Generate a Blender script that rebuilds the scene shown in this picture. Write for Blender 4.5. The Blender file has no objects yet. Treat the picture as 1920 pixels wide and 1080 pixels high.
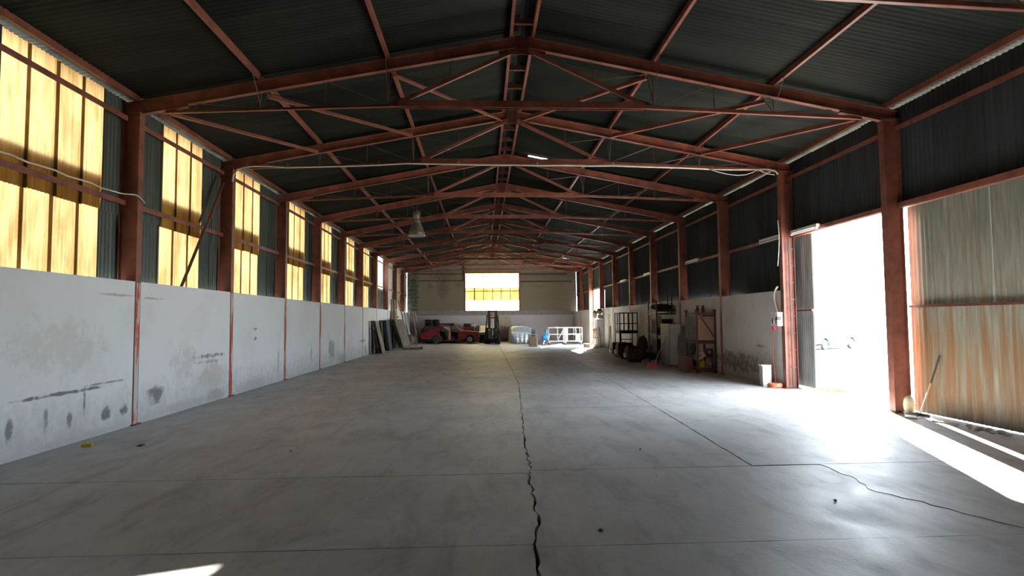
import bpy, math, random
from mathutils import Vector, Matrix
random.seed(7)
C = bpy.context.scene.collection
SC = bpy.context.scene
# ------------------------------------------------------------------ camera, sky, sun, exposure
YAW, PITCH, ROLL, EYE = 0.0489976, 0.0543316, -0.0082779, 1.67
cam = bpy.data.cameras.new('camera'); co = bpy.data.objects.new('camera', cam); C.objects.link(co)
fwd = Vector((math.sin(YAW)*math.cos(PITCH), math.cos(YAW)*math.cos(PITCH), math.sin(PITCH)))
rt = Vector((math.cos(YAW), -math.sin(YAW), 0)); up = rt.cross(fwd)
r2 = rt*math.cos(ROLL)+up*math.sin(ROLL); u2 = up*math.cos(ROLL)-rt*math.sin(ROLL)
m = Matrix((r2, u2, -fwd)).transposed().to_4x4(); m.translation = Vector((0, 0, EYE))
co.matrix_world = m
cam.sensor_width = 36; cam.lens = 36*1109.99/1920; cam.clip_start = 0.05; cam.clip_end = 500
SC.camera = co
w = bpy.data.worlds.new('sky'); SC.world = w; w.use_nodes = True
bg = w.node_tree.nodes['Background']; bg.inputs[0].default_value = (0.80, 0.905, 1.0, 1); bg.inputs[1].default_value = 1.6
sl = bpy.data.lights.new('sun', 'SUN'); so = bpy.data.objects.new('sun', sl); C.objects.link(so)
SAZ = Vector((-0.33, -0.944, 0)).normalized(); EL = math.radians(23.9)
sd = Vector((SAZ.x*math.cos(EL), SAZ.y*math.cos(EL), -math.sin(EL)))
so.rotation_euler = sd.to_track_quat('-Z', 'Y').to_euler(); so.location = (20, 60, 30)
sl.energy = 13.0; sl.angle = 0.009; sl.color = (1.0, 0.95, 0.86)
vs = SC.view_settings; vs.view_transform = 'Standard'; vs.look = 'None'; vs.gamma = 1; vs.use_curve_mapping = False
vs.exposure = 4.0
SC.cycles.max_bounces = 10; SC.cycles.diffuse_bounces = 6; SC.cycles.transmission_bounces = 6
SC.cycles.transparent_max_bounces = 8

# ------------------------------------------------------------------ dimensions
BAY, Y0 = 3.704, 10.15
FY = lambda k: Y0+BAY*k                      # frame lines
XL, XR, XC = -5.744, 7.164, 0.71             # inner column faces, centre
XLO, XRO = -6.05, 7.47                       # siding planes
YB, YF = 47.0, -4.67                         # back wall, front wall
RTOP, SLOPE = 6.66, 0.19
rz = lambda x: RTOP-SLOPE*abs(x-XC)          # top of rafter
ANG = math.atan(SLOPE)

# ------------------------------------------------------------------ materials
MATS = {}
def nt(name):
    mt = bpy.data.materials.new(name); mt.use_nodes = True; t = mt.node_tree
    b = t.nodes['Principled BSDF']; MATS[name] = mt
    return mt, t, b
def N(t, kind, **kw):
    n = t.nodes.new(kind)
    for k, v in kw.items():
        if k.startswith('i_'):
            key = k[2:]; key = int(key) if key.isdigit() else key.replace('_', ' ')
            n.inputs[key].default_value = v
        else: setattr(n, k, v)
    return n
def pos(t, scale=(1, 1, 1), obj=False):
    s = N(t, 'ShaderNodeTexCoord').outputs['Object'] if obj else N(t, 'ShaderNodeNewGeometry').outputs['Position']
    mp = N(t, 'ShaderNodeMapping'); mp.inputs['Scale'].default_value = scale
    t.links.new(s, mp.inputs['Vector']); return mp.outputs['Vector']
def noise(t, vec, scale=5, detail=6, rough=.6, dist=0):
    n = N(t, 'ShaderNodeTexNoise', i_Scale=scale, i_Detail=detail, i_Roughness=rough, i_Distortion=dist)
    t.links.new(vec, n.inputs['Vector']); return n.outputs[0]
def ramp(t, fac, lo, hi):
    r = N(t, 'ShaderNodeMapRange', i_1=lo, i_2=hi, clamp=True); t.links.new(fac, r.inputs[0]); return r.outputs[0]
def mth(t, op, a, b=None):
    n = N(t, 'ShaderNodeMath', operation=op)
    for i, v in enumerate((a, b)):
        if v is None: continue
        if isinstance(v, (int, float)): n.inputs[i].default_value = v
        else: t.links.new(v, n.inputs[i])
    return n.outputs[0]
def mix(t, fac, a, b):
    n = N(t, 'ShaderNodeMix', data_type='RGBA')
    if isinstance(fac, (int, float)): n.inputs[0].default_value = fac
    else: t.links.new(fac, n.inputs[0])
    for i, v in ((6, a), (7, b)):
        if isinstance(v, tuple): n.inputs[i].default_value = (*v, 1)
        else: t.links.new(v, n.inputs[i])
    return n.outputs[2]
def bump(t, b, h, dist=.01, strength=.6):
    n = N(t, 'ShaderNodeBump', i_Strength=strength, i_Distance=dist)
    t.links.new(h, n.inputs['Height']); t.links.new(n.outputs[0], b.inputs['Normal'])
def simple(name, c1, c2=None, rough=.6, metal=0, spec=.5, scale=4, lo=.4, hi=.65, stretch=(1, 1, 1), obj=False, bmp=0, rnd=0):
    mt, t, b = nt(name)
    b.inputs['Roughness'].default_value = rough; b.inputs['Metallic'].default_value = metal; b.inputs['Specular IOR Level'].default_value = spec
    if c2 is None: c2 = tuple(v*.7 for v in c1)
    n = noise(t, pos(t, stretch, obj), scale)
    c = mix(t, ramp(t, n, lo, hi), c1, c2)
    if rnd:
        hs = N(t, 'ShaderNodeHueSaturation'); oi = N(t, 'ShaderNodeObjectInfo'); t.links.new(c, hs.inputs['Color'])
        t.links.new(mth(t, 'ADD', mth(t, 'MULTIPLY', oi.outputs['Random'], 2*rnd), 1-rnd), hs.inputs['Value']); c = hs.outputs[0]
    t.links.new(c, b.inputs['Base Color'])
    if bmp: bump(t, b, n, bmp)
    return mt
simple('red_steel', (.26, .084, .055), (.145, .046, .031), .5, scale=3)
simple('dark_red_steel', (.13, .03, .02), (.06, .018, .014), .55)
simple('rod_steel', (.10, .04, .03), (.05, .025, .02), .5)
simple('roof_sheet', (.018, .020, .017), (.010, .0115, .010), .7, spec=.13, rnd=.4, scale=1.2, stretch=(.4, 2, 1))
simple('dark_sheet', (.045, .052, .058), (.028, .033, .036), .7, spec=.25, rnd=.2, scale=2, stretch=(2, 2, .3))
simple('olive_sheet', (.06, .075, .062), (.035, .045, .036), .55, scale=2, stretch=(2, 2, .3))
simple('grey_leaf', (.36, .37, .36), (.22, .23, .22), .55, scale=2, stretch=(3, 3, .4))
simple('pale_sheet', (.55, .6, .62), (.4, .42, .4), .5)
simple('tan_sheet', (.45, .4, .33), (.3, .26, .2), .6)
simple('white_paint', (.72, .73, .74), (.6, .6, .6), .4)
simple('white_gloss', (.8, .82, .84), (.7, .72, .75), .3)
simple('dark_grey_paint', (.13, .135, .14), (.09, .095, .1), .45)
simple('grey_metal', (.28, .29, .30), (.2, .205, .21), .4, metal=.2)
simple('pale_metal', (.5, .5, .5), (.38, .38, .37), .4, metal=.3)
simple('black_rubber', (.02, .02, .02), (.035, .034, .032), .75)
simple('black_metal', (.028, .026, .024), (.05, .04, .032), .5, metal=.3)
simple('oily_metal', (.045, .042, .04), (.09, .07, .055), .45, metal=.5, scale=9)
simple('car_red', (.26, .016, .022), (.16, .015, .015), .35)
simple('dull_red', (.12, .02, .018), (.07, .014, .013), .55)
simple('primer_tan', (.42, .27, .18), (.3, .15, .1), .6)
simple('car_dark', (.018, .022, .022), (.03, .032, .03), .3)
simple('car_white', (.6, .6, .58), (.45, .45, .43), .35)
simple('car_teal', (.08, .25, .28), (.05, .15, .17), .3)
simple('dusty_glass', (.3, .29, .25), (.2, .2, .18), .25)
simple('chrome', (.5, .5, .5), (.35, .34, .33), .3, metal=.8)
simple('tarp_silver', (.62, .68, .74), (.5, .55, .6), .35, metal=.25)
simple('trolley_paint', (.30, .295, .29), (.22, .215, .21), .5)
simple('blue_paint', (.02, .22, .6), (.02, .15, .42), .4)
simple('cream_paint', (.55, .48, .36), (.46, .4, .3), .5)
simple('grey_wood', (.26, .22, .17), (.16, .135, .1), .8, scale=6, stretch=(1, 1, .2))
simple('pale_wood', (.5, .38, .24), (.36, .26, .16), .75, scale=6)
simple('dark_wood', (.07, .055, .045), (.035, .03, .026), .8)
simple('chipboard', (.40, .28, .19), (.32, .21, .14), .8, scale=40)
simple('mattress_grey', (.075, .09, .098), (.045, .055, .06), .85)
simple('cement_sheet', (.19, .165, .125), (.11, .095, .075), .85, scale=3)
simple('blue_grey', (.25, .32, .42), (.15, .2, .3), .6)
simple('brown_panel', (.16, .10, .085), (.1, .06, .05), .7)
simple('yellow_foam', (.75, .55, .05), (.6, .42, .03), .8)
simple('pink_red', (.5, .04, .07), (.4, .03, .05), .6)
simple('orange_cable', (.55, .16, .08), (.4, .1, .05), .6)
simple('white_cable', (.6, .58, .55), (.5, .48, .46), .5)
simple('beige_cloth', (.45, .40, .28), (.3, .27, .18), .9)
simple('olive_cloth', (.22, .2, .13), (.15, .13, .085), .9)
simple('grey_cloth', (.17, .18, .18), (.10, .11, .11), .9)
simple('lamp_metal', (.22, .2, .165), (.15, .135, .11), .45, metal=.4)
simple('tube_glass', (.75, .76, .78), (.65, .66, .68), .25)
simple('stone', (.4, .37, .33), (.25, .23, .2), .9)
simple('joint_dirt', (.035, .032, .03), (.02, .019, .018), .95)
simple('soil', (.17, .15, .13), (.1, .09, .08), .95, scale=20)
simple('outside_ground', (.42, .38, .32), (.32, .29, .24), .95, scale=1.5)
simple('weed_green', (.1, .25, .04), (.06, .15, .03), .8)
simple('door_grey', (.4, .4, .4), (.3, .3, .3), .5)

def translucent(name, c1, c2, base):
    mt, t, b = nt(name); out = t.nodes['Material Output']
    n = noise(t, pos(t, (14, 14, .5)), 1.6, 5, .7)
    n2 = noise(t, pos(t, (1.6, 1.6, .8)), 1.0, 5, .6, .5)
    f = ramp(t, mth(t, 'ADD', mth(t, 'MULTIPLY', n, .65), mth(t, 'MULTIPLY', n2, .75)), .52, .88)
    tr = N(t, 'ShaderNodeBsdfTranslucent'); df = N(t, 'ShaderNodeBsdfDiffuse')
    df.inputs[0].default_value = (*base, 1)
    t.links.new(mix(t, f, c1, c2), tr.inputs[0])
    ad = N(t, 'ShaderNodeAddShader')
    t.links.new(df.outputs[0], ad.inputs[0]); t.links.new(tr.outputs[0], ad.inputs[1])
    t.links.new(ad.outputs[0], out.inputs['Surface'])
translucent('amber_sheet', (.135, .092, .042), (.062, .033, .0105), (.03, .02, .008))
translucent('white_translucent', (.19, .165, .10), (.12, .095, .043), (.1, .09, .06))
translucent('clear_sheet', (.3, .295, .27), (.24, .22, .18), (.12, .11, .1))

# concrete floor
mt, t, b = nt('concrete')
p = pos(t)
n1 = noise(t, p, .45, 5, .6); n2 = noise(t, pos(t, (1, .6, 1)), 2.2, 8, .7, .6); n3 = noise(t, p, 30, 4, .6)
c = mix(t, ramp(t, n1, .35, .68), (.54, .538, .53), (.40, .397, .39))
c = mix(t, mth(t, 'MULTIPLY', ramp(t, n2, .52, .75), .55), c, (.22, .215, .207))
c = mix(t, mth(t, 'MULTIPLY', ramp(t, n2, .44, .28), .4), c, (.6, .595, .585))
n5 = noise(t, pos(t, (2.2, .55, 1)), 1.3, 6, .65, .8)
c = mix(t, mth(t, 'MULTIPLY', ramp(t, n5, .5, .72), .5), c, (.2, .196, .19))
n4 = noise(t, pos(t, (1, 1.0, 1)), 6, 3, .5, 1.2)
c = mix(t, mth(t, 'MULTIPLY', ramp(t, n4, .72, .78), .6), c, (.05, .047, .044))
t.links.new(c, b.inputs['Base Color'])
rg = ramp(t, n2, .2, .9); t.links.new(mth(t, 'ADD', mth(t, 'MULTIPLY', rg, .3), .42), b.inputs['Roughness'])
bump(t, b, mth(t, 'ADD', mth(t, 'MULTIPLY', n2, .8), mth(t, 'MULTIPLY', n3, .35)), .012, .5)

# plaster walls with stains.  u = position along the wall, z = height
def plaster(name, base, dirt, brown, blobs=(), grime_h=.5, along='Y', lines=()):
    mt, t, b = nt(name)
    g = N(t, 'ShaderNodeNewGeometry'); s = N(t, 'ShaderNodeSeparateXYZ'); t.links.new(g.outputs['Position'], s.inputs[0])
    u, z = s.outputs[along], s.outputs['Z']
    p = pos(t); nb = noise(t, p, 1.1, 6, .6); nf = noise(t, p, 5, 6, .65, .4); ns = noise(t, pos(t, (7, 7, .8)), 1.6, 5, .6)
    c = mix(t, mth(t, 'MULTIPLY', ramp(t, nb, .48, .75), .55), base, brown)
    low = ramp(t, mth(t, 'ADD', z, mth(t, 'MULTIPLY', nf, -1.1)), grime_h-.35, -.55)
    c = mix(t, mth(t, 'MULTIPLY', low, .6), c, dirt)
    scr = mth(t, 'MULTIPLY', ramp(t, ns, .66, .72), ramp(t, z, 1.0, .3))
    c = mix(t, mth(t, 'MULTIPLY', scr, .6), c, dirt)
    for uc, zc, ru, rzz, amt, col in blobs:
        d = mth(t, 'ADD', mth(t, 'POWER', mth(t, 'DIVIDE', mth(t, 'SUBTRACT', u, uc), ru), 2.0), mth(t, 'POWER', mth(t, 'DIVIDE', mth(t, 'SUBTRACT', z, zc), rzz), 2.0))
        d = mth(t, 'ADD', d, mth(t, 'MULTIPLY', mth(t, 'SUBTRACT', nf, .5), 5.0))
        c = mix(t, mth(t, 'MULTIPLY', ramp(t, d, 1.1, .2), amt), c, col)
    t.links.new(c, b.inputs['Base Color']); b.inputs['Roughness'].default_value = .85
    bump(t, b, nf, .01, .35)
GD = (.13, .135, .145); BR = (.42, .38, .34)
plaster('whitewash', (.72, .745, .76), (.3, .3, .3), (.58, .58, .54), [
    (8.4, 1.36, .9, .4, .28, (.45, .38, .3)), (10.72, .42, .3, .17, .85, GD), (9.4, .32, .13, .11, .9, GD), (9.85, .3, .1, .1, .9, GD),
    (8.45, .72, 1.0, .028, .9, GD), (9.4, .77, .5, .018, .7, GD), (12.9, .98, .75, .05, .8, (.2, .19, .19)), (12.7, .86, .7, .04, .6, (.3, .29, .28)),
    (13.0, .55, .85, .3, .55, BR), (11.7, .9, .5, .35, .4, BR), (13.1, .12, .5, .16, .7, (.3, .28, .26)), (7.55, .36, .07, .16, .8, GD), (8.15, .4, .05, .2, .7, GD),
    (15.2, .1, .9, .2, .5, (.34, .33, .32)), (17.0, .6, .06, .5, .5, GD), (22.9, .6, .5, .42, .75, (.2, .2, .21)), (20.2, .6, .06, .3, .6, GD), (24.6, .12, .8, .3, .6, (.3, .3, .3)), (28.6, .75, .7, .09, .7, GD), (29.4, .25, .4, .3, .6, (.25, .24, .24)), (9.6, 2.12, .6, .02, .6, (.3, .28, .25)), (10.6, 2.1, .35, .02, .6, (.3, .28, .25)), (8.9, .55, .03, .25, .8, GD), (8.6, .33, .06, .13, .8, GD), (15.3, 1.5, .12, .04, .8, GD), (15.3, 1.25, .12, .05, .8, GD), (11.9, .08, 1.2, .12, .5, (.34, .32, .3)), (8.8, .05, 1.0, .07, .6, (.4, .38, .36))])
plaster('dirty_plaster', (.66, .635, .60), (.13, .115, .10), (.42, .38, .33), [
    (16.5, .45, 1.6, .3, .8, (.10, .085, .075)), (15.1, .95, .35, .04, .7, (.2, .18, .15)), (33.5, 1.2, .5, 1.2, .6, (.2, .17, .13)), (24.5, .8, 2.5, .9, .5, (.2, .17, .12))], .75)
plaster('lilac_plaster', (.60, .58, .60), (.36, .33, .32), (.5, .47, .47), [(-3.7, 1.35, .3, .5, .35, (.4, .38, .42)), (-.4, .9, .9, .7, .5, (.35, .25, .16))], .3, 'X')
plaster('cream_block', (.40, .36, .27), (.2, .18, .13), (.28, .25, .18), [
    (-3.2, 4.3, .5, 1.0, .7, (.15, .13, .1)), (-3.2, 5.3, 1.1, .5, .65, (.16, .14, .11)), (-4.2, 4.4, .3, .22, .6, (.15, .13, .1)), (-1.9, 4.5, .22, .2, .5, (.17, .15, .12)), (4.6, 4.3, .2, .25, .5, (.2, .18, .15)),
    (-5.5, 3.8, .5, 1.9, .85, (.04, .09, .07)), (5.6, 3.8, 1.5, .12, .4, (.24, .21, .16))], -3, 'X')
simple('grey_render', (.36, .34, .34), (.27, .255, .25), .9)
# rusty galvanised door leaf
mt, t, b = nt('rusty_leaf')
g = N(t, 'ShaderNodeNewGeometry'); s = N(t, 'ShaderNodeSeparateXYZ'); t.links.new(g.outputs['Position'], s.inputs[0])
ns = noise(t, pos(t, (4, 4, .25)), 2.0, 6, .6); nl = noise(t, pos(t, (1, 1, .5)), 1.3, 4, .6); nf = noise(t, pos(t, (9, 9, .6)), 3, 5, .6)
c = mix(t, ramp(t, nf, .35, .7), (.34, .34, .285), (.21, .215, .18))
rf = mth(t, 'ADD', ns, mth(t, 'MULTIPLY', ramp(t, s.outputs['Z'], 2.4, 1.2), .22))
c = mix(t, mth(t, 'MULTIPLY', ramp(t, rf, .57, .8), .85), c, (.25, .125, .045))
c = mix(t, mth(t, 'MULTIPLY', ramp(t, mth(t, 'MULTIPLY', nl, ramp(t, s.outputs['Z'], 1.5, 3.4)), .4, .62), .6), c, (.16, .25, .19))
c = mix(t, mth(t, 'MULTIPLY', ramp(t, mth(t, 'ADD', s.outputs['Z'], mth(t, 'MULTIPLY', nf, -.5)), .15, -.2), .6), c, (.05, .05, .045))
t.links.new(c, b.inputs['Base Color']); b.inputs['Roughness'].default_value = .55; b.inputs['Metallic'].default_value = .15
# column strip, whitewash over red primer
mt, t, b = nt('worn_strip')
n = noise(t, pos(t, (3, 3, .5)), 1.8, 5, .6)
c = mix(t, ramp(t, n, .47, .53), (.5, .075, .05), (.52, .5, .47)); t.links.new(c, b.inputs['Base Color']); b.inputs['Roughness'].default_value = .7

# ------------------------------------------------------------------ mesh helpers
class MB:
    def __init__(s): s.v, s.f = [], []
    def add(s, vs, fs):
        o = len(s.v); s.v += [tuple(q) for q in vs]; s.f += [tuple(i+o for i in f) for f in fs]; return s
    def hexa(s, c): return s.add(c, [(0, 3, 2, 1), (4, 5, 6, 7), (0, 1, 5, 4), (1, 2, 6, 5), (2, 3, 7, 6), (3, 0, 4, 7)])
    def box(s, x0, x1, y0, y1, z0, z1):
        return s.hexa([(x0, y0, z0), (x1, y0, z0), (x1, y1, z0), (x0, y1, z0), (x0, y0, z1), (x1, y0, z1), (x1, y1, z1), (x0, y1, z1)])
    def bar(s, p, q, w=.05, h=.05, upv=(0, 0, 1)):
        p, q = Vector(p), Vector(q); d = (q-p).normalized(); u = Vector(upv)
        if abs(d.dot(u)) > .98: u = Vector((0, 1, 0))
        a = d.cross(u).normalized(); c = a.cross(d).normalized(); a = a*w/2; c = c*h/2
        return s.hexa([p-a-c, p+a-c, p+a+c, p-a+c, q-a-c, q+a-c, q+a+c, q-a+c])
    def angle(s, p, q, w=.05, th=.008, upv=(0, 0, 1)):       # L section
        p, q = Vector(p), Vector(q); d = (q-p).normalized(); u = Vector(upv)
        if abs(d.dot(u)) > .98: u = Vector((0, 1, 0))
        a = d.cross(u).normalized(); c = a.cross(d).normalized()
        s.bar(p-c*(w/2), q-c*(w/2), w, th, upv); s.bar(p-a*(w/2), q-a*(w/2), th, w, upv); return s
    def tube(s, pts, r=.02, n=7, cap=True):
        pts = [Vector(q) for q in pts]; rings = []
        for i, q in enumerate(pts):
            d = (pts[min(i+1, len(pts)-1)]-pts[max(i-1, 0)]).normalized(); u = Vector((0, 0, 1)) if abs(d.z) < .9 else Vector((0, 1, 0))
            a = d.cross(u).normalized(); c = a.cross(d)
            rings.append([q+(a*math.cos(k*2*math.pi/n)+c*math.sin(k*2*math.pi/n))*r for k in range(n)])
        vs = [q for rg in rings for q in rg]; fs = []
        for i in range(len(pts)-1):
            for k in range(n): fs.append((i*n+k, i*n+(k+1) % n, (i+1)*n+(k+1) % n, (i+1)*n+k))
        if cap: fs += [tuple(range(n))[::-1], tuple((len(pts)-1)*n+k for k in range(n))]
        return s.add(vs, fs)
    def lathe(s, prof, c=(0, 0, 0), n=20, axis='z'):
        vs, fs = [], []
        for r, h in prof:
            for k in range(n):
                a = k*2*math.pi/n; x, y = r*math.cos(a), r*math.sin(a)
                q = (x, y, h) if axis == 'z' else ((x, h, y) if axis == 'y' else (h, x, y))
                vs.append((q[0]+c[0], q[1]+c[1], q[2]+c[2]))
        for i in range(len(prof)-1):
            for k in range(n): fs.append((i*n+k, i*n+(k+1) % n, (i+1)*n+(k+1) % n, (i+1)*n+k))
        if prof[0][0] > 1e-4: fs.append(tuple(range(n))[::-1])
        if prof[-1][0] > 1e-4: fs.append(tuple((len(prof)-1)*n+k for k in range(n)))
        return s.add(vs, fs)
    def prism(s, poly, a, b, axis='y'):
        def mk(q, h): return (q[0], h, q[1]) if axis == 'y' else ((h, q[0], q[1]) if axis == 'x' else (q[0], q[1], h))
        n = len(poly); vs = [mk(q, a) for q in poly]+[mk(q, b) for q in poly]
        return s.add(vs, [tuple(range(n)), tuple(range(n, 2*n))[::-1]]+[(i, i+n, (i+1) % n+n, (i+1) % n) for i in range(n)])
    def isec(s, p, q, depth, width, upv, tw=.009, tf=.013):   # I section
        p, q = Vector(p), Vector(q); u = Vector(upv).normalized(); d = (q-p).normalized(); u = (u-d*u.dot(d)).normalized()
        s.bar(p, q, tw, depth-2*tf, u)
        for sg in (1, -1):
            o = u*sg*(depth/2-tf/2); s.bar(p+o, q+o, width, tf, u)
        return s
    def mesh(s, name, mat, smooth=False):
        me = bpy.data.meshes.new(name); me.from_pydata([tuple(v) for v in s.v], [], s.f); me.update()
        import bmesh
        bm = bmesh.new(); bm.from_mesh(me); bmesh.ops.recalc_face_normals(bm, faces=bm.faces); bm.to_mesh(me); bm.free()
        if smooth: me.polygons.foreach_set('use_smooth', [True]*len(me.polygons))
        me.materials.append(MATS[mat]); return me
def tag(o, label=None, cat=None, group=None, kind=None):
    if label: o['label'] = label
    if cat: o['category'] = cat
    if group: o['group'] = group
    if kind: o['kind'] = kind
    return o
def OB(name, mb, mat=None, parent=None, smooth=False, loc=None, rot=None, **kw):
    me = mb if isinstance(mb, bpy.types.Mesh) else mb.mesh(name, mat, smooth)
    o = bpy.data.objects.new(name, me); C.objects.link(o)
    if parent: o.parent = parent
    if loc: o.location = loc
    if rot: o.rotation_euler = rot
    return tag(o, **kw)
def EM(name, loc=(0, 0, 0), rotz=0, **kw):
    o = bpy.data.objects.new(name, None); C.objects.link(o); o.location = loc; o.rotation_euler = (0, 0, rotz); o.empty_display_size = .2
    return tag(o, **kw)
def dup(root, loc=None, rotz=None, label=None):
    r = root.copy(); C.objects.link(r)
    if loc is not None: r.location = loc
    if rotz is not None: r.rotation_euler = (0, 0, rotz)
    if label: r['label'] = label
    for ch in list(root.children):
        k = ch.copy(); C.objects.link(k); k.parent = r
        for gch in list(ch.children):
            d = gch.copy(); C.objects.link(d); d.parent = k
    return r
CORR = {}
def corr(width, length, mat, pitch=.1, amp=.014, plane='wall', seg=4):
    """corrugated sheet: waves across local Y (0..width), length along Z (wall) or X (roof)"""
    key = (round(width, 3), round(length, 3), mat, plane, pitch)
    if key not in CORR:
        n = max(4, int(round(width/pitch*seg))); vs = []; fs = []
        for i in range(n+1):
            y = width*i/n; a = amp*math.cos(2*math.pi*y/pitch)
            for l in (0, length): vs.append((a, y, l) if plane == 'wall' else (l, y, a))
        for i in range(n): fs.append((2*i, 2*i+1, 2*i+3, 2*i+2))
        me = bpy.data.meshes.new('sheet'); me.from_pydata(vs, [], fs); me.update()
        me.polygons.foreach_set('use_smooth', [True]*n); me.materials.append(MATS[mat]); CORR[key] = me
    return CORR[key]
def wall_sheets(parent, x, y0, y1, z0, z1, mat, wd=.56, name='sheet', pitch=.1, jit=.012, lap=.1):
    n = max(1, int(round((y1-y0)/wd))); wd = (y1-y0)/n; pitch = wd/max(1, round(wd/pitch))
    for i in range(n):
        OB(name, corr(wd+lap if (i < n-1 or name == 'sheet') else wd, z1-z0, mat, pitch), parent=parent, loc=(x+(.004 if i % 2 else -.004), y0+i*wd, z0+random.uniform(-jit, jit)))

# ------------------------------------------------------------------ floor
floor = EM('floor', kind='structure')
OB('slab_bed', MB().box(-6.2, 8.0, YF, YB+.3, -.3, -.05), 'joint_dirt', floor)
def jag(pts, amp, step=.14):
    out = []
    for i in range(len(pts)-1):
        a, b = Vector(pts[i]), Vector(pts[i+1]); n = max(1, int((b-a).length/step)); d = (b-a).normalized(); nn = Vector((-d.y, d.x))
        for k in range(n):
            q = a.lerp(b, k/n)
            if k or i: q = q+nn*random.uniform(-amp, amp)
            out.append(q)
    out.append(Vector(pts[-1])); return out
def interp(tab, y):
    for (ya, xa), (yb, xb) in zip(tab, tab[1:]):
        if y <= yb: return xa+(xb-xa)*(max(y, ya)-ya)/(yb-ya)
    return tab[-1][1]
C1 = [(-5, .3), (4.4, .36), (4.72, .42), (5.2, .45), (5.9, .47), (6.4, .47), (6.75, .52), (7.4, .53), (9, .6), (11, .69), (13, .8), (15.6, .92), (20, .96), (29, 1.0), (34, 1.03), (48, 1.05)]
C2 = [(-5, 3.0), (6.65, 3.03), (10.6, 3.23), (15, 3.43), (20.4, 3.74), (30, 3.85), (48, 3.9)]
C3 = [(-9, 4.35), (4.4, 4.35), (4.9, 4.1), (5.3, 3.95), (5.7, 3.72), (6.0, 3.86), (6.7, 3.82)]
JC = {}
def edge(tab, ya, yb, amp, g):
    """jagged line shared by the slabs on both sides of a joint, returned at offset g"""
    if id(tab) not in JC:
        JC[id(tab)] = [(interp(tab, y), y, random.uniform(-1, 1), random.uniform(.45, 1.6)) for y in [YF-.5+.11*i for i in range(480)]]
    L = JC[id(tab)]
    def at(y):
        for (x0, q0, j0, k0), (x1, q1, j1, k1) in zip(L, L[1:]):
            if q0 <= y <= q1:
                f = (y-q0)/(q1-q0); return (x0+(x1-x0)*f+amp*(j0+(j1-j0)*f)+g*(k0+(k1-k0)*f), y)
    return [at(ya)]+[(x+amp*j+g*k, y) for x, y, j, k in L if ya+.02 < y < yb-.02]+[at(yb)]
def slab(left, right, y0, y1, gl=.006, gr=.006, al=.004, ar=.004, ya0=None, gy=.006):
    """left/right: constant or table"""
    def side(tb, g, amp):
        if isinstance(tb, (int, float)): return [(tb+g, y0), (tb+g, y1)]
        return [(x, y) for x, y in edge(tb, y0, y1, amp, g)]
    L, R = side(left, gl, al), side(right, -gr, ar)
    skew = lambda x: -.05*(x-L[0][0])/5 if ya0 else 0
    Lp = [(x, min(max(y, y0+gy), y1-gy)) for x, y in L]; Rp = [(x, min(max(y, y0+gy), y1-gy)) for x, y in R]
    def mid(a, b):
        n = max(2, int(abs(b[0]-a[0])/.2)); return [(a[0]+(b[0]-a[0])*i/n, a[1]+random.uniform(-.004, .004)) for i in range(1, n)]
    poly = Lp[::-1]+mid(Lp[0], Rp[0])+Rp+mid(Rp[-1], Lp[-1])
    dz = random.uniform(-.004, .002)
    OB('slab', MB().prism(poly, -.06, dz, 'z'), 'concrete', floor)
LYS = [YF, -1.5, 2.4, 4.5, 6.55, 10.0, 13.85, 17.5, 21.2, 24.9, 28.6, 32.3, 36, 39.7, 43.4, YB+.2]
RYS = [YF, -1.5, 2.4, 4.45, 6.68, 11.3, 15, 18.7, 22.4, 26.1, 29.8, 33.5, 37.2, 40.9, 44, YB+.2]
for a, b_ in zip(LYS, LYS[1:]):
    slab(-6.1, C1, a, b_, gr=.011, ar=.02)
for a, b_ in zip(RYS, RYS[1:]):
    if b_ < 4.4: slab(C1, 7.75, a, b_, gl=.011, al=.02)
    elif b_ < 4.5: slab(C1, 7.75, a, b_, gl=.011, al=.02)
    elif b_ < 6.7:
        slab(C1, C3, a, b_, gl=.011, al=.02, gr=.003, ar=.03); slab(C3, 7.75, a, b_, gl=.001, al=.03)
    else:
        slab(C1, C2, a, b_, gl=.011, al=.02, gr=.007, ar=.006); slab(C2, 7.75, a, b_, gl=.007, al=.006)
gnd = MB(); gnd.box(7.75, 90, -40, 120, -.3, -.02); gnd.box(-80, -6.2, -40, 120, -.3, -.1); gnd.box(-6.2, 7.75, 47.3, 120, -.3, -.1); gnd.box(-6.2, 7.75, -40, YF-.3, -.3, -.1)
OB('ground_outside', gnd, 'outside_ground', kind='structure')

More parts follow.
